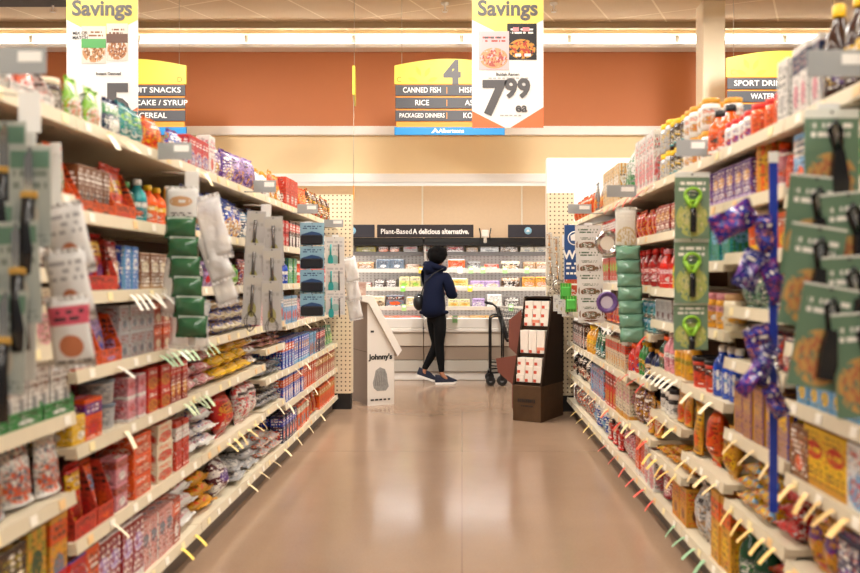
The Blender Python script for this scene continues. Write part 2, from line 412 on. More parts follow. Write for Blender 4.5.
for side, bays in BAYS.items():
    X, rz = frame_of(side)
    for bi, (a, b, hs) in enumerate(bays):
        w = b - a; mid = (a + b) / 2
        t = thing('shelving_bay', 'cream metal shelving bay with price rails, %s from the camera on the %s' % (bay_words[bi], SIDEN[side]), 'shelving', (X, mid, 0), rz, 'shelving bays on the %s' % SIDEN[side])
        hw = w / 2 - .003
        bm = bmesh.new(); box(bm, -hw, hw, .43, .45, .0, 1.80); obj('back_panel', bm, darkback, t)
        for s in (-1, 1):
            bm = bmesh.new(); box(bm, s * hw - (.02 if s > 0 else 0), s * hw + (.02 if s < 0 else 0), .40, .432, 0, 1.82)
            obj('upright', bm, cream, t)
        bm = bmesh.new(); box(bm, -hw, hw, .05, .42, 0, .10); obj('kick_base', bm, mat('kick_base_dark', '5c5044', .6), t)
        for h in hs:
            bm = bmesh.new()
            d0 = .004
            box(bm, -hw, hw, d0, .425, h - .022, h - .0, mi=0)
            box(bm, -hw, hw, d0 + .002, d0 + .03, h - .034, h - .02, mi=0)
            if h > .2:
                for s in (-1, 1): prism(bm, [(.05, h - .022), (.42, h - .022), (.42, h - .036)], s * (hw - .006), s * (hw - .003), 'x')
            sh = obj('shelf', bm, cream, t)
            bm = bmesh.new()
            prism(bm, [(d0, h + .006), (d0 - .004, h + .007), (d0 - .010, h - .034), (d0 - .004, h - .036), (d0, h - .03)], -hw, hw, 'x')
            obj('price_rail', bm, railm, sh)
            n = int(w / .16)
            for q in range(n):
                if rnd.random() < .2: continue
                o = link('price_tag', tag_mesh(rnd.choice(('f4eee0', 'f4eee0', 'e9c48c', 'f2e2b0'))), sh, ((q + .5) / n * w - w / 2 + rnd.uniform(-.03, .03), -.0035, h - .014))
                o.rotation_euler = (R(-8), 0, 0)
            SHELVES.append((side, a, b, h, sh, mid))
def find_shelf(side, y, h):
    y = min(max(y, BAYS[side][0][0] + .02), BAYS[side][-1][1] - .02)
    best = min((s for s in SHELVES if s[0] == side and s[1] - .01 <= y <= s[2] + .01), key=lambda s: abs(s[3] - h))
    return best
def shelf_index(side, y, h):
    for a, b, hs in BAYS[side]:
        if a - .01 <= y <= b + .01:
            return min(range(len(hs)), key=lambda i: abs(hs[i] - h)), len(hs)
    return 0, 7
def promo(side, h, px0, px1, n, col):
    f = yl if side == 'L' else yr
    for i in range(n):
        px = px0 + (px1 - px0) * (i + .5) / n
        y = f(px); s = find_shelf(side, y, h)
        lx = (y - s[5]) if side == 'L' else (s[5] - y)
        o = link('promo_tag', promo_mesh(col), s[4], (lx, -.010, s[3] - .012)); o.rotation_euler = (R(rnd.uniform(-14, 10)), 0, R(rnd.uniform(-16, 16)))
for a in [('L', 1.73, 100, 128, 3, 'f2e6c4'), ('L', 1.73, 196, 205, 2, 'f0dcae'), ('L', 1.20, 125, 162, 6, 'f4f0e6'), ('L', .96, 155, 190, 6, 'a8c8a0'), ('L', .96, 196, 210, 3, 'b8d0a8'),
          ('L', .73, 180, 205, 5, 'b8c8a0'), ('L', .73, 120, 126, 1, 'f2e6c4'), ('L', .44, 108, 112, 1, 'f6ead0'), ('L', .44, 222, 262, 6, 'f0d490'), ('L', .96, 112, 118, 1, 'f4f0e6'),
          ('L', .14, 172, 200, 2, 'f0d060'), ('L', .14, 240, 325, 7, 'f0d8a8'), ('L', .40, 270, 330, 5, 'f0e0c0'), ('L', .63, 288, 330, 4, 'f0e0c0'), ('L', .93, 298, 325, 3, 'f0e0c0'),
          ('R', .14, 575, 600, 4, 'f0d080'), ('R', .14, 603, 660, 6, 'e05a48'), ('R', .14, 672, 712, 4, '8fb890'), ('R', .385, 575, 600, 4, 'f0dcb0'), ('R', .41, 605, 640, 5, 'f0d8a0'),
          ('R', .36, 643, 680, 6, 'f0c868'), ('R', .575, 655, 680, 3, 'f4d88c'), ('R', .48, 684, 724, 4, 'f2d49a'), ('R', .43, 728, 784, 5, 'f0c878'), ('R', .66, 790, 858, 5, 'f0c880'),
          ('R', .40, 788, 800, 1, 'f0c878'), ('R', .69, 730, 784, 3, 'f2d49a'), ('R', .78, 684, 724, 2, 'f4e6c0'), ('R', .66, 570, 598, 4, 'f0e0c0'), ('R', .70, 602, 650, 6, 'e04838'),
          ('R', .41, 590, 655, 5, 'e0503c'), ('R', .94, 600, 630, 4, 'f4ecd8'), ('R', .79, 650, 680, 6, 'f4ecd8'), ('R', .95, 640, 650, 2, 'e04838'), ('R', 1.05, 830, 858, 2, 'f0b830'), ('R', 1.72, 600, 660, 7, 'd8402c')]:
    promo(*a)

# pegboard ends of the two runs
def peg_mat():
    m = bpy.data.materials.new('pegboard'); m.use_nodes = True
    nt = m.node_tree; b = nt.nodes['Principled BSDF']; nb = NB(nt)
    tc = nt.nodes.new('ShaderNodeTexCoord'); sp = nt.nodes.new('ShaderNodeSeparateXYZ'); nt.links.new(tc.outputs['Object'], sp.inputs[0])
    def d(o): return nb.m('SUBTRACT', nb.m('FRACT', nb.m('MULTIPLY', o, 1 / .04)), .5)
    xx = nb.m('ADD', sp.outputs[0], sp.outputs[1]); a, c = d(xx), d(sp.outputs[2])
    hole = nb.m('LESS_THAN', nb.m('ADD', nb.m('MULTIPLY', a, a), nb.m('MULTIPLY', c, c)), .035)
    nt.links.new(nb.mix(hole, hx('dfcdae'), hx('5a4634')), b.inputs['Base Color'])
    b.inputs['Roughness'].default_value = .5
    return m
PEG = peg_mat()
for (nm, x0, x1, y, lab) in (('L', -1.75, -1.05, 7.90, 'cream pegboard end panel closing the left shelving run'), ('R', .80, 1.04, 7.76, 'cream pegboard end panel closing the right shelving run')):
    t = thing('pegboard_end', lab, 'end panel', ((x0 + x1) / 2, y, 0)); hw = (x1 - x0) / 2
    bm = bmesh.new(); box(bm, -hw, hw, 0, .03, .15, 2.03); obj('peg_panel', bm, PEG, t)
    bm = bmesh.new(); box(bm, -hw, hw, .0, .10, 0, .15); obj('kick_plate', bm, mat('black_kick', '141212', .5), t)
    s = 1 if nm == 'L' else -1
    bm = bmesh.new(); box(bm, s * hw - .012, s * hw + .012, .03, .08, .15, 2.03); obj('corner_post', bm, cream, t)
    for zz in [x * .12 + .3 for x in range(14)]:
        pass
# ================================================================= PACKAGES (front faces local -Y, base at z = 0)
def bag_mesh(w, d, h, m, seed, lumpy=.25, upright=True, taper=0.0, name='pouch', full=1.0):
    """filled bag: front and back skins swollen between the seals; returns (body, top seal, bottom seal)"""
    rn = random.Random(seed); nx, nz = 8, 10
    sh = h * .045 if h < .3 else .012
    ph = [rn.uniform(0, 6.3) for _ in range(6)]
    bm = bmesh.new(); L = uvl(bm); g = {}
    z0, z1 = sh, h - sh
    for s in (-1, 1):
        for i in range(nx + 1):
            for k in range(nz + 1):
                u, v = i / nx, k / nz
                e = (math.sin(PI * u)) ** (.55 * full) * (math.sin(PI * v)) ** (.6 * full) if 0 < u < 1 and 0 < v < 1 else 0
                if taper: e *= (1 - taper * v) if 0 < v else 1
                if taper and k == 0: e = (math.sin(PI * u) ** .5 if 0 < u < 1 else 0) * .75
                wob = 1 + lumpy * (.5 * math.sin(5.1 * u + 3 * v + ph[0]) + .4 * math.sin(9 * v + 4 * u + ph[1]) + .35 * math.sin(13 * u - 8 * v + ph[2]) * s)
                pinch = 1 - .07 * math.sin(PI * v) * (1 - abs(2 * u - 1)) * 0 - .06 * math.sin(PI * v)
                x = (u - .5) * w * pinch + lumpy * .02 * w * math.sin(7 * v + ph[3])
                y = s * d / 2 * e * wob
                if (i in (0, nx) or (k in (0, nz) and not (taper and k == 0))) and s == 1: g[s, i, k] = g[-1, i, k]; continue
                g[s, i, k] = bm.verts.new((x, y + d / 2, z0 + v * (z1 - z0)))
    for s in (-1, 1):
        for i in range(nx):
            for k in range(nz):
                q = [g[s, i, k], g[s, i + 1, k], g[s, i + 1, k + 1], g[s, i, k + 1]]
                uv = [(i / nx, k / nz), ((i + 1) / nx, k / nz), ((i + 1) / nx, (k + 1) / nz), (i / nx, (k + 1) / nz)]
                f = bm.faces.new(q if s < 0 else q[::-1]); f.smooth = True
                for l, a in zip(f.loops, uv if s < 0 else uv[::-1]): l[L].uv = a
    def seal(za, zb, up):
        b2 = bmesh.new(); LL = uvl(b2); n = 12; wt = w * .985
        rows = []
        for kk, z in enumerate((za, zb)):
            row = []
            for i in range(n + 1):
                x = (i / n - .5) * wt; yy = d / 2 + (.0022 * (1 if i % 2 else -1)) + (.004 * math.sin(i * .9 + ph[4]) if kk else 0)
                zz = z + ((.0025 if i % 2 else 0) * (1 if up else -1) if kk else 0)
                row.append((b2.verts.new((x, yy - .0006, zz)), b2.verts.new((x, yy + .0006, zz))))
            rows.append(row)
        for i in range(n):
            for s in (0, 1):
                f = b2.faces.new((rows[0][i][s], rows[0][i + 1][s], rows[1][i + 1][s], rows[1][i][s]))
                for l, a in zip(f.loops, ((.02, .95), (.98, .95), (.98, .99), (.02, .99))): l[LL].uv = a
            b2.faces.new((rows[1][i][0], rows[1][i + 1][0], rows[1][i + 1][1], rows[1][i][1]))
        return b2
    parts = [(name, bm)]
    parts.append(('top_seal', seal(z1 - .002, h, True)))
    if not taper: parts.append(('bottom_seal', seal(z0 + .002, 0.0006, False)))
    return parts
def lay(parts, h_len, d):
    """turn an upright bag so that it lies on its back with its foot towards the aisle"""
    out = []
    for n, b in parts:
        for v in b.verts: v.co = Vector((v.co.x, v.co.z, max(.0005, d - v.co.y)))
        out.append((n, b))
    return out
def P_carton(w, d, h, M, seed, c2):
    bm = bmesh.new(); box(bm, -w / 2 + .001, w / 2 - .001, .0, d, 0, h - .0012, bev=.0018)
    b2 = bmesh.new(); box(b2, -w / 2 + .003, w / 2 - .003, .002, d * .52, h - .0012, h)
    return [('carton_body', bm, M), ('top_flap', b2, M)]
def P_bag(w, d, h, M, seed, c2): return [(n, b, M) for n, b in bag_mesh(w, d, h, None, seed, .30)]
def P_pouch(w, d, h, M, seed, c2): return [(n, b, M) for n, b in bag_mesh(w, d, h, None, seed, .12, taper=.75)]
def P_sack(w, d, h, M, seed, c2):      # lies flat: w across, d deep, h thick
    return [(n, b, M) for n, b in lay(bag_mesh(w, h, d, None, seed, .30, full=.5), d, h)]
def P_bottle(w, d, h, M, seed, c2):
    r = w / 2 * .96; cap = mat('cap_' + c2, c2, .35); b = bmesh.new()
    lathe(b, [(r * .9, 0), (r, .004), (r, h * .58), (r * .82, h * .70), (r * .42, h * .80), (r * .36, h * .88)], 14)
    for v in b.verts: v.co.y += r
    c = bmesh.new(); lathe(c, [(r * .44, h * .87), (r * .46, h * .88), (r * .44, h - .002), (r * .38, h)], 12)
    for v in c.verts: v.co.y += r
    l = bmesh.new(); lathe(l, [(r * 1.012, h * .12), (r * 1.012, h * .52)], 14, capb=False, capt=False)
    for v in l.verts: v.co.y += r
    return [('bottle', b, mat('bottle_' + M.name[10:30], M.diffuse_color[:] if False else hx(PAL[M['base']]), .18)), ('cap', c, cap), ('label', l, M)]
def P_jar(w, d, h, M, seed, c2):
    r = w / 2 * .96; b = bmesh.new()
    lathe(b, [(r * .86, 0), (r * .97, .006), (r * .97, h * .76), (r * .84, h * .84)], 16)
    c = bmesh.new(); lathe(c, [(r * .88, h * .82), (r * .9, h * .83), (r * .9, h - .003), (r * .84, h)], 16)
    l = bmesh.new(); lathe(l, [(r * .985, h * .14), (r * .985, h * .70)], 16, capb=False, capt=False)
    for q in (b, c, l):
        for v in q.verts: v.co.y += r
    return [('jar', b, mat('jar_' + M['base'], hx(PAL[M['base']]), .18)), ('lid', c, mat('cap_' + c2, c2, .35)), ('label', l, M)]
def P_can(w, d, h, M, seed, c2):
    r = w / 2 * .97; b = bmesh.new()
    lathe(b, [(r * .97, 0), (r, .002), (r, .006), (r * .975, .009), (r * .975, h - .009), (r, h - .006), (r, h - .001), (r * .95, h), (r * .93, h - .004)], 18)
    l = bmesh.new(); lathe(l, [(r * .99, .010), (r * .99, h - .010)], 18, capb=False, capt=False)
    for q in (b, l):
        for v in q.verts: v.co.y += r
    return [('can', b, mat('tin', 'b8b6b0', .25, .9)), ('label', l, M)]
def P_tub(w, d, h, M, seed, c2):
    r = w / 2 * .97; b = bmesh.new()
    lathe(b, [(r * .86, 0), (r * .88, .004), (r * .95, h * .86)], 20)
    c = bmesh.new(); lathe(c, [(r * .96, h * .85), (r, h * .86), (r, h * .97), (r * .93, h), (r * .9, h - .004)], 20)
    l = bmesh.new(); lathe(l, [(r * .895, h * .08), (r * .95, h * .80)], 20, capb=False, capt=False)
    for q in (b, c, l):
        for v in q.verts: v.co.y += r
    return [('tub', b, mat('tub_' + M['base'], hx(PAL[M['base']]), .35)), ('lid', c, mat('cap_' + c2, c2, .35)), ('label', l, M)]
KIND = dict(carton=P_carton, bag=P_bag, pouch=P_pouch, sack=P_sack, bottle=P_bottle, jar=P_jar, can=P_can, tub=P_tub)
KNAME = dict(carton='carton', bag='snack_bag', pouch='food_pouch', sack='food_sack', bottle='bottle', jar='jar', can='food_can', tub='food_tub')
KCAT = dict(carton='box', bag='bag', pouch='pouch', sack='bag', bottle='bottle', jar='jar', can='can', tub='tub')
FEAT = {'A': '%s band', 'B': '%s badge', 'C': '%s food picture', 'D': '%s stripes', 'E': '%s lettering', 'F': '%s checks', 'G': '%s speckles'}
protos = {}
def proto_for(kind, w, d, h, base, c2, c3, style, far, seed):
    key = (kind, round(w, 3), round(d, 3), round(h, 3), base, c2, c3, style, far, seed)
    if key in protos: return protos[key]
    M = art(base, c2, c3, style, .3 if kind in ('bag', 'sack', 'pouch') else .42); M['base'] = base
    parts = KIND[kind](w, d, h, M, seed + 11, c2)
    if far:     # too small in the photo to show its parts: one mesh
        big = bmesh.new(); uvl(big); mats = []
        for n, b, m in parts:
            if m not in mats: mats.append(m)
            tmp = bpy.data.meshes.new('t'); bmesh.ops.recalc_face_normals(b, faces=b.faces[:]); b.to_mesh(tmp); b.free()
            n0 = len(big.faces); big.from_mesh(tmp); bpy.data.meshes.remove(tmp); big.faces.ensure_lookup_table()
            for f in big.faces[n0:]: f.material_index = mats.index(m)
        me = bpy.data.meshes.new(KNAME[kind]); big.to_mesh(me); big.free()
        for m in mats: me.materials.append(m)
        protos[key] = [('whole', me)]
    else:
        protos[key] = [(n, fin(b, n, m)) for n, b, m in parts]
    return protos[key]
def make(kind, meshes, loc, rot, label, group):
    nm, cat = KNAME[kind], KCAT[kind]
    if meshes[0][0] == 'whole':
        o = link(nm, meshes[0][1]); o.location = loc; o.rotation_euler = rot
    else:
        o = thing(nm, None, None, loc, 0, None, rot)
        for n, me in meshes: link(n, me, o)
    return setp(o, label, cat, group)
counter = {}
NOBJ = [0]
def unique(desc, side, idx, n, stackw):
    sh = 'bottom' if idx[0] == idx[1] - 1 else NTH[idx[0]]
    return ' '.join(('%s, %s%s, %s %s shelf' % (desc, stackw, ordn(n), SIDEN[side], sh)).split())
LAYERW = {1: [''], 2: ['lower, ', 'upper, '], 3: ['bottom, ', 'middle, ', 'topmost, '], 4: ['bottom, ', 'second layer, ', 'third layer, ', 'topmost, ']}
def run(side, h, px0, px1, kind, w, d, ht, base, c2, c3, style, stack, rows, noun):
    f = yl if side == 'L' else yr
    ya, yb = sorted((f(px0), f(px1)))
    yb = min(yb, BAYS[side][-1][1] - .03)
    tray = None
    if '+' in kind: kind, tray = kind.split('+')
    X, rz = frame_of(side); sg = -1 if side == 'L' else 1
    n = max(1, int((yb - ya) / w + .3)); step = (yb - ya) / n
    bname = {'gold': 'golden', 'lightblue': 'light blue', 'darkred': 'dark red', 'darkbrown': 'dark brown', 'darkgreen': 'dark green', 'steel': 'slate', 'salmon': 'coral'}
    desc = '%s %s with %s' % (bname.get(base, base), noun.replace('_', ' '), FEAT[style] % bname.get(c2, c2))
    far = (ya + yb) / 2 > 5.2
    if tray:      # display trays with a low cut front, standing on the shelf
        q = max(1, int(round(n / 3))); per = n / q
        for t in range(q):
            tw = per * step * .99; ty = ya + (t + .5) * per * step
            th = ht * .9; ink = art(tray, 'darkbrown', base, 'E', .6)
            kk = ('T', side, shelf_index(side, ty, h)[0], tray); counter[kk] = counter.get(kk, 0) + 1
            tt = thing('display_tray', unique('%s cardboard display tray with cut-down front' % bname.get(tray, tray), side, shelf_index(side, ty, h), counter[kk], ''), 'tray', (X + sg * .014, ty, find_shelf(side, ty, h)[3] + .0005), rz, 'cardboard display trays')
            hw = tw / 2; D = d * rows + .03
            bm = bmesh.new()
            box(bm, -hw, hw, 0, D, 0, .003); box(bm, -hw, hw, 0, .003, .003, ht * .27); box(bm, -hw, hw, D - .003, D, .003, th)
            for s in (-1, 1): prism(bm, [(0, .003), (D, .003), (D, th), (D * .6, th), (0, ht * .27)], s * hw, s * (hw - .003), 'x')
            obj('tray_body', bm, ink, tt)
    for i in range(n):
        y = ya + (i + .5) * step
        sf = find_shelf(side, y, h); z = sf[3]; ix = shelf_index(side, y, z)
        key = (desc, side, 'b' if ix[0] == ix[1] - 1 else ix[0]); counter[key] = counter.get(key, 0) + 1; num = counter[key]
        for r in range(rows):
            jx = rnd.uniform(0, .008) if kind in ('carton', 'can') else rnd.uniform(0, .022)
            ro = .016 + r * (d + .008) + jx + (.006 if tray else 0)
            st = stack if kind != 'sack' else max(1, stack - (1 if rnd.random() < .3 else 0))
            zz = z + (.004 if tray else .0008)
            for s in range(st):
                ang = rz + (rnd.uniform(-.03, .03) if kind == 'carton' else rnd.uniform(-.12, .12))
                if kind == 'sack': ang = rz + rnd.uniform(-.14, .14)
                me = proto_for(kind, w * .97, d, ht, base, c2, c3, style, far, (i + s) % 3 if kind in ('bag', 'pouch', 'sack') else 0)
                rot = (0, 0, ang)
                if kind in ('bag', 'pouch') and not tray: rot = (R(rnd.uniform(-5, -1)), 0, ang)
                if kind in ('bag', 'pouch') and tray: rot = (R(rnd.uniform(-10, -3)), R(rnd.uniform(-3, 3)), ang)
                rise = math.sin(-rot[0]) * d * (.5 if kind == 'bag' else .9) if kind in ('bag', 'pouch') else 0
                px = X + sg * (ro + (s * .008 if kind == 'sack' else 0))
                if kind == 'sack': px += sg * .002
                lab = unique(desc, side, ix, num, LAYERW[stack][s])
                if r: lab = unique(desc, side, ix, num, 'row behind, ' + LAYERW[stack][s].strip(' ,') + ' ')
                sobj = make(kind, me, (px, y, zz + rise), rot, lab, '%s %ss' % (bname.get(base, base), noun.replace('_', ' ')))
                NOBJ[0] += 1
                if kind in ('bag', 'pouch'): q_ = rnd.uniform(.93, 1.02); sobj.scale = (q_, 1, rnd.uniform(.93, 1.0))
                zz += ht * (.84 if kind == 'sack' else 1.0) + .0006
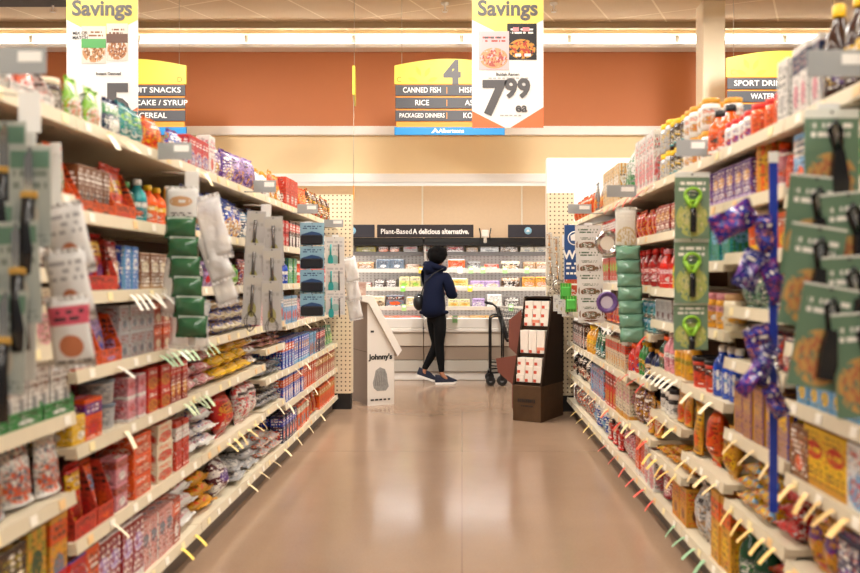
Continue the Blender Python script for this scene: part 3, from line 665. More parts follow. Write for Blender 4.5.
RUNS = '''
L 1.73 -30 14 bag .16 .07 .14 white steel blue C 1 1 oat_bag
L 1.73 14 60 pouch+white .12 .06 .14 orange white red C 1 1 cracker_pouch
L 1.73 60 80 jar .075 .07 .11 darkbrown cream black E 1 2 spread_jar
L 1.73 80 116 pouch .11 .07 .145 lime white orange C 1 1 granola_pouch
L 1.73 116 134 pouch .13 .06 .14 navy green white A 1 1 nut_pouch
L 1.73 134 156 bag .12 .07 .155 teal lime white B 1 1 fruit_bag
L 1.73 156 176 bag .15 .08 .155 orange red yellow G 1 1 candy_bag
L 1.73 176 194 bag .14 .07 .14 blue red lime G 1 1 candy_bag
L 1.73 194 213 carton .10 .06 .145 red white blue C 1 1 snack_box
L 1.73 213 220 carton .10 .06 .19 white pink salmon E 1 1 tall_box
L 1.73 220 242 bag .17 .09 .19 purple lilac yellow C 1 1 chip_bag
L 1.73 242 262 bag .19 .09 .20 lilac purple gold C 1 1 chip_bag
L 1.73 262 276 bottle .07 .07 .16 white gold red A 1 1 sauce_bottle
L 1.73 276 289 pouch .16 .07 .20 gold orange white A 1 1 cheese_pouch
L 1.73 289 300 carton .13 .06 .20 salmon red white E 1 1 tall_box
L 1.73 300 312 pouch .17 .07 .20 orange gold white B 1 1 cheese_pouch
L 1.73 312 334 bag .13 .07 .22 black red yellow G 1 1 crisp_bag
L 1.49 -30 40 bag .14 .07 .17 orange white red C 1 1 pretzel_bag
L 1.49 40 64 pouch+white .10 .05 .13 rust white red C 1 1 jerky_pouch
L 1.49 64 79 pouch .12 .06 .16 orange green white C 1 1 pretzel_pouch
L 1.45 79 86 pouch+orange .09 .06 .17 orange yellow red A 1 1 cookie_pouch
L 1.45 86 118 carton+orange .05 .12 .15 brown brown darkbrown A 1 1 slim_box
L 1.45 118 140 pouch+orange .11 .06 .19 salmon yellow purple B 1 1 fruit_pouch
L 1.45 140 149 bottle .08 .07 .15 darkgreen green white A 1 1 juice_bottle
L 1.45 149 160 bottle .08 .07 .17 teal white orange A 1 1 juice_bottle
L 1.45 160 178 bottle .08 .07 .16 orange yellow white A 1 1 juice_bottle
L 1.45 178 196 bag .16 .07 .18 gold orange white C 1 1 snack_bag
L 1.45 196 252 bag .19 .09 .215 blue gold white C 1 1 cookie_bag
L 1.45 252 276 bag .16 .08 .20 navy lightblue white A 1 1 cookie_bag
L 1.45 276 292 carton .12 .09 .09 red white darkred B 2 1 candy_box
L 1.45 292 304 carton .10 .09 .19 darkbrown red white A 1 1 candy_box
L 1.45 304 334 pouch .14 .07 .20 maroon white gold A 1 1 coffee_pouch
L 1.27 -30 36 carton .10 .08 .15 black grey gold E 1 1 tea_box
L 1.27 36 79 bag .13 .06 .14 maroon grey white E 1 1 jerky_bag
L 1.20 79 122 pouch+salmon .10 .05 .20 red yellow purple A 1 1 noodle_pouch
L 1.20 122 130 pouch .10 .05 .18 darkred gold white C 1 1 noodle_pouch
L 1.20 130 145 carton .055 .14 .16 blue lightblue white D 1 1 pasta_box
L 1.20 145 182 carton .10 .10 .14 brown cream tan B 1 1 window_box
L 1.20 182 216 bag .14 .08 .13 grey white brown C 1 1 rice_bag
L 1.20 216 236 bag .09 .06 .13 lilac purple red A 1 1 gummy_bag
L 1.20 236 247 bag .12 .06 .12 lime green white B 1 1 gummy_bag
L 1.20 247 276 bag .12 .06 .15 rust purple white G 1 1 gummy_bag
L 1.20 276 292 bottle .08 .08 .18 blue white navy A 1 1 detergent_bottle
L 1.20 292 300 carton .12 .06 .18 teal lime white D 1 1 tall_box
L 1.20 300 334 bottle .09 .08 .17 salmon white red A 1 1 syrup_bottle
L 1.05 -30 79 carton .11 .10 .17 cream pink brown C 1 1 tortilla_box
L 0.96 79 105 pouch+orange .11 .05 .18 orange purple green B 1 1 curry_pouch
L 0.96 105 126 pouch+orange .11 .05 .18 lilac blue gold C 1 1 curry_pouch
L 0.96 126 160 carton .085 .15 .095 silver darkred steel E 2 1 foil_box
L 0.96 160 176 carton .10 .12 .10 rust orange cream A 2 1 taco_box
L 0.96 176 206 carton .10 .12 .15 darkred tan white A 1 1 taco_box
L 0.96 206 224 sack .17 .20 .068 white purple pink G 3 1 bean_bag
L 0.96 224 262 sack .19 .22 .068 cream blue tan C 3 1 bean_bag
L 0.96 262 272 carton .12 .12 .16 pink white salmon C 1 1 cake_box
L 0.96 272 276 carton .12 .10 .19 lime green white A 1 1 slim_book_box
L 0.93 283 300 carton .10 .10 .19 lightblue white salmon A 1 1 cereal_bar_box
L 0.93 300 320 bag .14 .07 .19 pink white red G 1 1 marshmallow_bag
L 0.93 320 338 pouch .14 .06 .18 sage gold white A 1 1 seed_pouch
L 0.84 -30 79 carton+green .065 .11 .17 white brown grey E 1 1 wrap_carton
L 0.73 79 95 carton .12 .13 .09 yellow gold white E 1 1 mustard_box
L 0.73 86 112 carton .13 .12 .13 orange purple red A 1 1 kit_box
L 0.73 112 132 tub .13 .13 .085 silver steel white E 2 1 bowl_tub
L 0.73 132 152 carton .075 .13 .08 pink red white B 2 2 broth_box
L 0.73 152 176 carton .11 .13 .085 red gold darkred C 2 2 noodle_box
L 0.73 176 192 carton .065 .13 .18 darkred red gold A 1 2 noodle_box
L 0.73 192 222 sack .20 .24 .066 pink white rust G 3 1 rice_sack
L 0.73 222 256 sack .24 .24 .07 yellow gold white E 3 1 rice_sack
L 0.73 256 266 sack .20 .24 .066 white brown pink C 3 1 rice_sack
L 0.815 266 285 sack .16 .22 .035 tan darkbrown pink G 3 1 lentil_bag
L 0.635 267 285 sack .16 .22 .04 silver steel darkbrown G 3 1 lentil_bag
L 0.45 267 285 sack .18 .22 .045 silver navy cream C 3 1 lentil_bag
L 0.63 286 297 carton .085 .10 .19 blue orange lightblue A 1 2 pudding_box
L 0.63 297 312 carton .085 .10 .19 blue gold lightblue B 1 2 pudding_box
L 0.63 312 319 carton .09 .10 .18 lightblue salmon green C 1 1 gelatin_box
L 0.63 319 328 carton .10 .10 .18 navy red black A 1 1 gelatin_box
L 0.63 328 338 pouch .13 .06 .18 sage lime cream C 1 1 couscous_pouch
L 0.60 -30 30 pouch .155 .08 .20 silver darkred gold C 1 1 flour_pouch
L 0.60 30 79 pouch .155 .08 .205 white orange steel C 1 1 flour_pouch
L 0.33 -30 36 carton .15 .10 .20 darkbrown olive gold E 1 1 cereal_box
L 0.33 36 54 carton .11 .10 .21 olive gold darkgreen F 1 1 cereal_box
L 0.33 54 79 carton .11 .10 .22 gold orange steel A 1 1 cereal_box
L 0.44 79 102 pouch+salmon .10 .05 .22 red yellow darkred A 1 1 chili_pouch
L 0.44 102 118 pouch+salmon .10 .05 .21 orange lightblue gold B 1 1 chili_pouch
L 0.44 118 136 carton .10 .10 .09 pink rust white A 2 1 mix_box
L 0.44 136 158 carton .17 .14 .075 orange red cream C 3 1 noodle_pack
L 0.44 158 180 carton .17 .14 .075 cream red orange C 3 1 noodle_pack
L 0.44 180 194 carton .08 .12 .20 salmon white red A 1 1 rice_box
L 0.44 194 222 sack .24 .26 .07 white pink blue E 3 1 sugar_sack
L 0.44 222 248 bag .32 .12 .225 red gold darkred B 1 1 chip_bag
L 0.44 248 266 bag .24 .11 .225 white red pink G 1 1 candy_bag
L 0.40 286 306 carton .085 .10 .18 blue orange white A 1 2 dessert_box
L 0.40 306 318 carton .085 .10 .18 orange rust white C 1 2 dessert_box
L 0.40 318 338 carton .085 .10 .18 rust gold cream A 1 2 dessert_box
L 0.14 40 92 carton .12 .10 .24 red white blue B 1 1 cracker_box
L 0.14 92 104 carton .12 .10 .24 orange teal cream C 1 1 cracker_box
L 0.14 104 148 carton .10 .10 .23 darkred lilac white B 1 2 cracker_box
L 0.14 148 178 carton .085 .13 .19 salmon white steel D 1 2 cracker_box
L 0.14 178 186 carton .09 .13 .19 rust orange white A 1 2 cracker_box
L 0.14 186 208 sack .24 .28 .08 white pink darkred E 3 1 flour_sack
L 0.14 208 222 sack .24 .26 .07 gold orange yellow C 3 1 sugar_sack
L 0.14 222 240 bag .26 .12 .19 maroon white purple F 1 1 pasta_bag
L 0.14 240 266 sack .25 .28 .06 silver white steel C 3 1 popcorn_bag
L 0.14 267 285 sack .25 .26 .06 silver cream orange G 3 1 popcorn_bag
L 0.14 286 300 carton .09 .09 .18 navy blue orange A 1 2 baking_box
L 0.14 300 312 carton .11 .09 .18 orange cream steel A 1 2 baking_box
L 0.14 312 322 pouch .16 .07 .18 rust red gold G 1 1 chocolate_pouch
L 0.14 322 338 carton .10 .09 .18 orange gold salmon A 1 1 baking_box
R 1.72 890 812 bottle .085 .08 .27 darkbrown yellow purple A 1 1 syrup_bottle
R 1.72 812 784 carton .06 .16 .21 white navy pink A 1 1 slim_cereal_box
R 1.72 784 768 carton .08 .16 .20 white grey silver E 1 1 slim_cereal_box
R 1.72 768 742 jar .075 .07 .12 orange red gold C 1 2 drink_mix_jar
R 1.72 742 716 jar .075 .07 .11 white red blue C 1 2 drink_mix_jar
R 1.72 716 698 bottle .10 .08 .20 orange black white B 1 1 juice_bottle
R 1.72 698 676 jar .09 .08 .135 white gold orange C 2 2 honey_jar
R 1.72 676 662 jar .09 .08 .135 darkbrown yellow teal B 2 1 pickle_jar
R 1.72 662 650 jar .10 .08 .15 silver yellow cream E 2 1 pickle_jar
R 1.72 650 632 carton .09 .09 .29 white pink salmon C 1 1 tea_box
R 1.72 632 616 bag .15 .08 .31 white green sage C 1 1 herb_bag
R 1.72 616 600 carton .10 .09 .25 cream gold white D 1 1 tea_box
R 1.72 600 586 pouch .14 .07 .24 grey red yellow C 1 1 soup_pouch
R 1.72 586 569 bag .13 .07 .20 orange red green G 1 1 candy_bag
R 1.49 880 800 carton .10 .10 .17 green cream orange A 1 1 soup_box
R 1.49 800 788 carton .10 .10 .18 lightblue white orange A 1 1 soup_box
R 1.52 782 770 bottle .08 .08 .15 salmon orange white A 1 1 lotion_bottle
R 1.52 770 758 bottle .09 .08 .16 pink orange white B 1 1 lotion_bottle
R 1.52 757 747 can .10 .10 .20 gold orange yellow D 1 1 crisps_canister
R 1.52 745 700 carton .095 .12 .14 purple gold lilac B 1 1 tea_box
R 1.52 700 684 carton .10 .12 .12 lilac white purple C 1 1 tea_box
R 1.33 784 758 carton .11 .10 .12 orange rust yellow A 1 1 cheese_box
R 1.33 757 727 tub .19 .18 .15 orange cream yellow B 1 1 pretzel_tub
R 1.305 724 684 carton .10 .09 .155 teal green lightblue D 1 1 cookie_box
R 1.14 784 752 pouch .12 .06 .135 blue orange green G 1 1 nut_pouch
R 1.14 752 727 bag .14 .07 .13 sage navy white G 1 1 nut_bag
R 1.045 724 714 jar .10 .09 .14 cream tan gold A 1 1 spread_jar
R 1.045 713 684 jar .10 .09 .14 gold pink white A 1 1 spread_jar
R 0.95 784 752 pouch .13 .06 .13 navy red orange G 1 1 snack_pouch
R 0.95 752 727 bag .20 .10 .13 lime green orange G 1 1 salad_bag
R 0.78 724 704 bottle .085 .08 .20 blue white lightblue D 1 1 water_bottle
R 0.78 704 684 tub .13 .12 .13 salmon black orange A 1 1 dip_tub
R 0.69 784 758 carton .09 .12 .18 gold blue yellow D 1 1 wafer_box
R 0.69 758 727 carton .09 .12 .18 gold purple tan D 1 1 wafer_box
R 0.48 724 704 bag .17 .08 .20 gold yellow rust C 1 1 chip_bag
R 0.48 704 690 bag .18 .09 .24 orange red gold B 1 1 chip_bag
R 0.48 690 683 pouch .12 .05 .24 gold yellow orange A 1 1 chip_pouch
R 0.43 784 760 sack .16 .20 .06 red white darkred G 3 1 candy_bag
R 0.43 760 727 sack .16 .20 .06 yellow lightblue red G 3 1 candy_bag
R 0.14 784 752 sack .20 .26 .07 darkred gold red G 3 1 candy_sack
R 0.14 752 727 bottle .10 .09 .22 darkgreen green white B 1 1 soda_bottle
R 0.14 724 706 carton .12 .09 .27 gold orange yellow A 1 1 crisp_box
R 0.14 706 683 bag .17 .09 .22 silver tan white G 1 1 nut_bag
R 1.22 900 790 bottle .08 .08 .15 darkred black gold A 1 1 sauce_bottle
R 1.05 900 836 carton .12 .10 .12 rust gold white D 1 1 macaroni_box
R 1.05 836 790 carton .12 .10 .12 red cream orange A 1 1 macaroni_box
R 0.88 900 790 carton .075 .11 .12 lightblue blue yellow A 1 1 milk_carton
R 0.66 900 838 carton .14 .12 .17 white lightblue salmon C 1 1 cereal_box
R 0.66 838 798 carton .14 .12 .17 yellow red gold B 1 1 cereal_box
R 0.66 798 788 carton .14 .12 .15 brown tan orange E 1 1 cereal_box
R 0.40 900 826 carton .14 .12 .18 navy blue orange C 1 1 cereal_box
R 0.40 826 788 bag .15 .09 .20 gold purple red B 1 1 cookie_bag
R 0.14 900 788 sack .20 .26 .07 navy red orange G 3 1 candy_sack
R 1.46 682 652 carton .10 .09 .14 darkred gold black B 1 1 tea_box
R 1.46 652 628 bag .10 .06 .16 red pink yellow G 1 1 candy_bag
R 1.46 628 600 carton .09 .08 .17 red white darkred A 1 1 candy_box
R 1.46 600 570 carton .12 .08 .18 cream red white C 1 1 candy_box
R 1.19 682 664 bottle .08 .07 .17 yellow lime red A 1 1 soap_bottle
R 1.19 664 652 bottle .08 .07 .20 red pink white A 1 1 soap_bottle
R 1.20 652 626 bottle .08 .07 .20 darkred red pink A 1 1 syrup_bottle
R 1.20 626 600 carton .11 .08 .18 red lime white B 1 1 candy_box
R 1.20 600 570 pouch .13 .07 .17 cream brown tan C 1 1 coffee_pouch
R 1.03 682 667 bottle .075 .07 .12 salmon darkred gold A 1 1 hot_sauce_bottle
R 1.03 667 652 carton .11 .08 .11 silver grey maroon E 1 1 stock_box
R 0.95 652 628 can .11 .11 .09 teal lightblue white A 2 1 tuna_tin
R 0.95 628 600 pouch .12 .07 .16 salmon gold purple G 1 1 nut_pouch
R 0.94 600 570 carton .12 .09 .14 white brown orange C 1 1 oat_box
R 0.79 682 668 bottle .09 .08 .18 gold olive yellow A 1 1 mustard_bottle
R 0.79 668 658 bottle .09 .08 .19 pink white salmon A 1 1 sweetener_bottle
R 0.79 658 651 bottle .09 .08 .16 darkgreen orange gold A 1 1 herb_bottle
R 0.70 652 640 bottle .08 .07 .17 navy gold yellow A 1 1 spice_bottle
R 0.70 640 632 bottle .08 .07 .19 green yellow red A 1 1 spice_bottle
R 0.70 632 622 bottle .075 .07 .19 red orange blue A 1 1 spice_bottle
R 0.70 622 602 carton .075 .08 .19 cream salmon gold A 1 1 rice_box
R 0.66 601 590 pouch .12 .06 .21 darkgreen green teal A 1 1 herb_pouch
R 0.66 590 582 bottle .10 .08 .21 gold yellow cream A 1 1 oil_bottle
R 0.66 582 570 carton .12 .08 .20 darkbrown white orange C 1 1 coffee_box
R 0.575 682 668 pouch .11 .05 .16 gold orange red C 1 1 spice_pouch
R 0.575 668 652 jar .09 .08 .14 white black grey A 1 1 spice_jar
R 0.41 652 640 pouch .12 .06 .20 gold red cream C 1 1 biscuit_pouch
R 0.41 640 626 bag .15 .08 .21 brown gold lilac G 1 1 biscuit_bag
R 0.41 626 612 carton .10 .08 .22 cream pink gold B 1 1 biscuit_box
R 0.41 612 602 carton .10 .08 .22 red darkred gold A 1 1 biscuit_box
R 0.385 601 588 carton .10 .08 .20 lightblue red cream G 1 1 waffle_box
R 0.385 588 570 bag .15 .08 .20 black cream rust C 1 1 pretzel_bag
R 0.36 682 652 sack .18 .20 .045 gold salmon yellow G 2 1 seasoning_bag
R 0.14 682 668 carton .12 .09 .17 gold orange brown E 1 1 snack_box
R 0.14 668 652 pouch .15 .07 .165 darkred pink white C 1 1 dried_fruit_pouch
R 0.14 651 640 carton .11 .09 .21 white pink red C 1 1 snack_box
R 0.14 640 632 carton .12 .09 .22 orange red white B 1 1 snack_box
R 0.14 632 616 bag .17 .09 .20 pink white salmon C 1 1 cookie_bag
R 0.14 616 602 pouch .15 .07 .20 red black white A 1 1 cookie_pouch
R 0.14 601 590 bag .17 .09 .22 blue white lightblue A 1 1 cookie_bag
R 0.14 590 570 bag .18 .09 .18 grey orange white G 1 1 cookie_bag
'''
for ln in RUNS.strip().splitlines():
    a = ln.split()
    if not a: continue
    run(a[0], float(a[1]), float(a[2]), float(a[3]), a[4], float(a[5]), float(a[6]), float(a[7]), a[8], a[9], a[10], a[11], int(a[12]), int(a[13]), a[14])
print('PACKAGES', NOBJ[0], 'objects', len(bpy.data.objects))
# ================================================================= HANGING SIGNS
signY = mat('sign_yellow', 'e6d64a', .45); signO = mat('sign_orange', 'e8912c', .45); slat = mat('sign_slat_grey', '45454a', .5)
signB = mat('sign_blue', '1683c4', .45); inkw = mat('sign_white_lettering', 'f6f4f0', .5); inkg = mat('sign_grey_lettering', '5c5a5c', .5)
wire = mat('hanging_wire', 'c9c2b4', .4, .6)
def leaf(bm, x, z, ang, L, W, y0, y1):
    pts = []
    for i in range(9): pts.append((i / 8 * L, W * math.sin(PI * i / 8)))
    for i in range(7, 0, -1): pts.append((i / 8 * L, -W * math.sin(PI * i / 8)))
    c, s = math.cos(R(ang)), math.sin(R(ang))
    prism(bm, [(x + a * c - b * s, z + a * s + b * c) for a, b in pts], y0, y1, 'y')
def aisle_sign(x, y, z0, label, num, letter_l, rows, leafx, lx, bx=0):
    t = thing('aisle_sign', label, 'aisle sign', (x, y, z0), 0, 'hanging aisle signs')
    w = .6
    bm = bmesh.new(); box(bm, -w + .02, w - .02, 0, .02, 0, .56, bev=.003); obj('backing_board', bm, signO, t)
    pts = [(-w, .555), (w, .555), (w, .755)] + [(w - 2 * w * i / 12, .755 + .075 * math.sin(PI * i / 12)) for i in range(1, 12)] + [(-w, .755)]
    bm = bmesh.new(); prism(bm, pts, -.008, .02, 'y'); hd = obj('header_panel', bm, signY, t)
    if num: letter(num, .34, inkg, hd, (0.03, -.010, .665), 'number', bold=.05)
    letter(letter_l, .08, mat('sign_olive_lettering', '8c7a20', .5), hd, (lx, -.010, .60), 'letter', bold=0)
    if leafx is not None:
        bm = bmesh.new()
        for a, dx, dz in ((62, .02, .0), (118, -.02, .01), (20, .05, -.05), (160, -.05, -.05)): leaf(bm, leafx + dx, .63 + dz, a, .12, .024, -.0095, -.007)
        obj('leaf_emblem', bm, mat('sign_leaf', 'f0b93a', .5), hd)
    for i, (a, b) in enumerate(rows):
        z = .485 - i * .138
        bm = bmesh.new(); box(bm, -w + .01, w - .01, -.012, .0, z - .058, z + .058, bev=.002); s = obj('slat_panel', bm, slat, t)
        if not a: continue
        if b is None: letter(a, .082, inkw, s, (bx, -.0135, z), bold=.006, fit=.05 * len(a))
        else:
            letter(a, .082 if len(a) < 12 else .068, inkw, s, (-.30, -.0135, z), bold=.006, fit={4: .15, 11: .41, 16: .49}[len(a)]); letter(b, .082, inkw, s, (.28, -.0135, z), bold=.006, fit=.044 * len(b))
            bm = bmesh.new(); box(bm, -.034, -.026, -.0135, -.012, z - .035, z + .035); obj('divider', bm, signO, s)
    bm = bmesh.new(); box(bm, -w, w, -.014, .02, .0, .085, bev=.002); bp = obj('blue_panel', bm, signB, t)
    letter('Albertsons', .062, inkw, bp, (.02, -.0155, .042), bold=.02)
    bm = bmesh.new(); prism(bm, [(-.20, .02), (-.155, .075), (-.11, .02), (-.135, .02), (-.155, .045), (-.175, .02)], -.016, -.0135, 'y'); obj('leaf_logo', bm, inkw, bp)
    for s in (-.52, .52):
        bm = bmesh.new(); tube(bm, [(s, .005, .76), (s, .005, CEIL - z0)], .003, 5); obj('hanging_wire', bm, wire, t)
aisle_sign(-.135, 9.1, 2.795, 'yellow aisle sign numbered four with grey slats and blue foot panel', '4', 'C', [('CANNED FISH', 'HISPANIC'), ('RICE', 'ASIAN'), ('PACKAGED DINNERS', 'KOSHER')], -.29, -.55)
aisle_sign(-3.60, 9.1, 2.795, 'yellow aisle sign listing fruit snacks, left end behind hanging savings banner', None, 'D', [('FRUIT SNACKS', None), ('PANCAKE / SYRUP', None), ('CEREAL', None)], None, .53, .24)
aisle_sign(3.38, 8.8, 2.80, 'yellow aisle sign listing sport drinks beside the cream column', None, 'C', [('SPORT DRINKS', None), ('WATER', None), ('', None)], -.34, -.53, -.22)
# the thin sign seen edge-on
t = thing('aisle_marker', 'narrow yellow marker hanging edge-on left of the numbered aisle sign', 'sign', (-1.16, 9.0, 3.15), R(6))
bm = bmesh.new(); prism(bm, [(-.3, 0), (.3, 0), (.3, .30), (0, .36), (-.3, .30)], -.012, .012, 'x'); obj('marker_panel', bm, signY, t)
bm = bmesh.new(); tube(bm, [(0, 0, .35), (0, 0, CEIL - 3.15)], .003, 5); tube(bm, [(0, -.25, -.0), (0, -.25, -.95)], .003, 5); obj('hanging_wire', bm, wire, t)
bm = bmesh.new(); box(bm, -.005, .005, -.31, -.19, -1.1, -.95); obj('swing_tag', bm, signO, t)

banw = mat('banner_white', 'f6f4f2', .5); bany = mat('banner_yellow', 'f8e070', .5); bano = mat('banner_orange', 'ef7a4a', .5)
def banner(x0, label, kind):
    Y = 6.5; w = .555; z0 = 2.41; H = 1.25
    t = thing('savings_banner', label, 'banner', (x0 + w / 2, Y, z0), 0, 'hanging savings banners')
    hw = w / 2
    bm = bmesh.new(); box(bm, -hw, hw, 0, .006, 0, H); obj('banner_sheet', bm, banw, t)
    bm = bmesh.new(); prism(bm, [(-hw, H), (-hw, .84), (0, .70), (hw, .84), (hw, H)], -.002, 0, 'y'); obj('yellow_header', bm, bany, t)
    bm = bmesh.new(); prism(bm, [(-hw, .0), (-.02, .0), (-hw, .13)], -.002, 0, 'y'); prism(bm, [(hw, .0), (.02, .0), (hw, .16)], -.002, 0, 'y'); obj('orange_corner', bm, bano, t)
    letter('Savings', .165, inkg, t, (0, -.0035, .925), 'savings_lettering', bold=.03)
    bm = bmesh.new(); box(bm, -hw, hw, -.006, .012, H, H + .02); obj('top_rail', bm, wire, t)
    for s in (-1, 1):
        bm = bmesh.new(); tube(bm, [(s * .2, .003, H + .02), (s * .2, .003, CEIL - z0)], .002, 5); obj('hanging_wire', bm, wire, t)
    if kind == 'price':
        letter('7', .36, inkg, t, (-.11, -.0035, .22), 'price_numeral', bold=.04)
        letter('99', .20, inkg, t, (.075, -.0035, .30), 'price_cents', bold=.04)
        letter('ea', .10, inkg, t, (.105, -.0035, .155), 'unit_lettering', bold=.03)
        letter('Buldak Ramen', .032, inkg, t, (0, -.0035, .415), 'product_lettering', bold=.02)
        print_bars(t, mat('print_pale_grey', 'b4b0ae', .5), -.15, .17, .385, .010, 9); print_bars(t, mat('print_pale_grey', 'b4b0ae', .5), -.06, .12, .095, .010, 5)
        bm = bmesh.new(); box(bm, -.005, .225, -.003, -.001, .528, .81); p = obj('black_pack_print', bm, art('221f24', 'e0a040', 'c84030', 'C'), t)
        print_bars(p, mat('print_pink', 'e88a90', .5), .04, .19, .765, .03, 2); print_bars(p, inkw, .06, .20, .565, .022, 2)
        bm = bmesh.new(); box(bm, -.225, .01, -.005, -.003, .45, .75); p = obj('pink_pack_print', bm, art('f4c8cc', 'f0a878', 'c05a50', 'C'), t)
        o = print_bars(p, inkg, -.18, -.04, .70, .016, 3); o.location.y = -.002
    else:
        bm = bmesh.new(); box(bm, -.16, .03, -.003, -.001, .50, .79); p = obj('oatmeal_pack_print', bm, art('f2ece0', 'd9a070', '9c6a40', 'C'), t)
        bm = bmesh.new(); box(bm, -.16, .03, -.0045, -.003, .62, .69); obj('green_band', bm, mat('print_green', '5aa860', .5), p)
        bm = bmesh.new(); box(bm, .035, .20, -.003, -.001, .52, .81); p = obj('oatmeal_pack_print', bm, art('f2ece0', 'c88858', '8a5030', 'C'), t)
        bm = bmesh.new(); box(bm, .035, .20, -.0045, -.003, .66, .73); obj('brown_band', bm, mat('print_brown', '6a4a3c', .5), p)
        letter('MIX OR', .035, inkg, t, (-.17, -.0035, .735), 'match_lettering', bold=.01); letter('MATCH', .035, inkg, t, (-.17, -.0035, .70), 'match_lettering', bold=.01)
        letter('5', .42, inkg, t, (.12, -.0035, .17), 'price_numeral', bold=.04)
        letter('Instant Oatmeal', .03, inkg, t, (.05, -.0035, .42), 'product_lettering', bold=.02)
banner(.078, 'white and yellow savings banner with large grey 7 99 price', 'price')
banner(-3.075, 'white and yellow savings banner with oatmeal pictures above left shelves', 'oat')

# ================================================================= CLIP STRIPS AND WHAT HANGS ON THEM
clearp = mat('clear_strip_plastic', 'e4e4e0', .15, trans=.0)
flagm = mat('grey_sign_holder', '9c9fa0', .35)
def clip_strip(side, y, z1, z0, label, col=None, w=.03, x=None, plate=True):
    X = (-1.05 if side == 'L' else .86) if x is None else x
    t = thing('clip_strip', label, 'clip strip', (X, y, z0), 0, 'clip strips hanging from the shelf fronts')
    H = z1 - z0
    bm = bmesh.new(); box(bm, -w / 2, w / 2, 0, .0015, 0, H - .02); obj('strip', bm, mat('strip_blue', '1c3aa8', .3) if col == 'blue' else clearp, t)
    pw = .027 if plate else .014
    bm = bmesh.new(); box(bm, -pw, pw, -.002, .001, H - (.10 if plate else .03), H, bev=.0008); obj('header_plate', bm, mat('header_plate_white', 'ecebe8', .3), t)
    ex = (XL - X) if side == 'L' else (XR - X)
    bm = bmesh.new(); tube(bm, [(0, .002, H - .012), (ex * .5, .002, H - .004), (ex, .002, H - .004)], .003, 6); obj('bracket', bm, wire, t)
    return X
def sign_flag(side, y, x, z, w, label):
    t = thing('shelf_sign', label, 'sign', (x, y, z), 0, 'grey signs standing on the top shelf edge')
    bm = bmesh.new(); box(bm, -w / 2, w / 2, 0, .003, .0, .065, bev=.001); obj('sign_panel', bm, flagm, t)
    bm = bmesh.new(); box(bm, -w * .02, w * .42, -.001, 0, .03, .055); obj('white_label', bm, mat('sign_label_white', 'efeeea', .5), t)
    ex = (XL + .01 - x) if side == 'L' else (XR - .01 - x)
    bm = bmesh.new(); tube(bm, [(0, .003, .004), (ex, .003, .004)], .004, 6); obj('foot_clip', bm, flagm, t)
def hang(name, label, cat, x, y, z, group, rot=(0, 0, 0)):
    return thing(name, label, cat, (x, y, z), 0, group, rot)
def card(t, w, h, m, header=None, th=.0012):
    bm = bmesh.new(); box(bm, -w / 2, w / 2, 0, th, -h, 0, bev=.0005); c = obj('backing_card', bm, m, t)
    if header:
        bm = bmesh.new(); box(bm, -w / 2 + .004, w / 2 - .004, -.0008, 0, -h * .22, -.012); obj('header_print', bm, header, t)
    bm = bmesh.new(); lathe(bm, [(.004, 0), (.004, .002)], 8); bm2 = bm
    for v in bm.verts: v.co = Vector((v.co.x, v.co.z - .0018, v.co.y - .008))
    obj('hang_hole', bm, mat('hole_dark', '3a3a3a', .6), t)
    return c
word = ['top', 'second', 'third', 'fourth', 'fifth', 'sixth', 'seventh', 'eighth', 'ninth']
blackp = mat('tool_black', '17171a', .25); steelm = mat('tool_steel', 'c4c4c2', .18, .95)
sagec = art('b4bab2', '7f8a80', 'cfc5b0', 'E'); sage2 = art('5f8a6c', '8fae84', 'b8c890', 'C')
# --- L1: black handled knives on grey-green cards, nearest the camera on the left
clip_strip('L', 2.03, 1.70, 1.0, 'clear clip strip of black handled knives nearest on the left')
sign_flag('L', 2.0, -1.06, 1.735, .13, 'grey sign on left top shelf edge, nearest the camera')
pos = [(-1.085, 1.62, -.0, 0), (-1.02, 1.56, .0, 0), (-1.10, 1.43, 4, 0), (-1.04, 1.38, -3, 0), (-1.12, 1.27, 6, 0), (-1.05, 1.22, 2, 0)]
for i, (x, z, tilt, _) in enumerate(pos):
    t = hang('knife_pack', 'black handled knife on grey-green card, %s on the nearest left strip' % word[i], 'kitchen tool', x, 1.985 - .012 * i, z, 'knife packs on the nearest left strip', (0, R(tilt), 0))
    card(t, .10, .24, sagec, mat('card_green_header', '5a7a68', .4))
    bm = bmesh.new(); tube(bm, [(.0, -.010, -.30), (.003, -.016, -.25), (.0, -.014, -.19), (0, -.008, -.125)], .021, 10, r2=.014); obj('handle', bm, blackp, t)
    bm = bmesh.new(); prism(bm, [(-.012, -.115), (.010, -.115), (.008, -.02), (.0, -.005), (-.012, -.03)], -.004, -.0025, 'y'); obj('blade', bm, steelm, t)
    bm = bmesh.new(); box(bm, -.02, .02, -.008, 0, -.125, -.108, bev=.002); obj('blade_guard', bm, mat('guard_gold', 'c79a48', .4), t)
# white snack bags on the strip behind it
clip_strip('L', 2.18, 1.60, 1.1, 'clear clip strip of white snack bags on the left', x=-1.06, plate=False)
for i in range(3):
    t = hang('snack_bag', 'white hanging bag with grey print, %s on the left strip' % word[i], 'bag', -1.05 + .015 * i, 2.16 - .012 * i, 1.47 - .12 * i, 'white bags on the nearest left strip', (R(4), R((-12, -9, -6)[i]), R(8)))
    for n, b in bag_mesh(.105, .025, .19, None, 40 + i, .3):
        for v in b.verts: v.co.z -= .22
        obj(n, b, art('e8e4e0', 'a8a4a4' if i != 2 else 'd8566a', 'c87850', 'A' if i == 2 else 'E'), t)
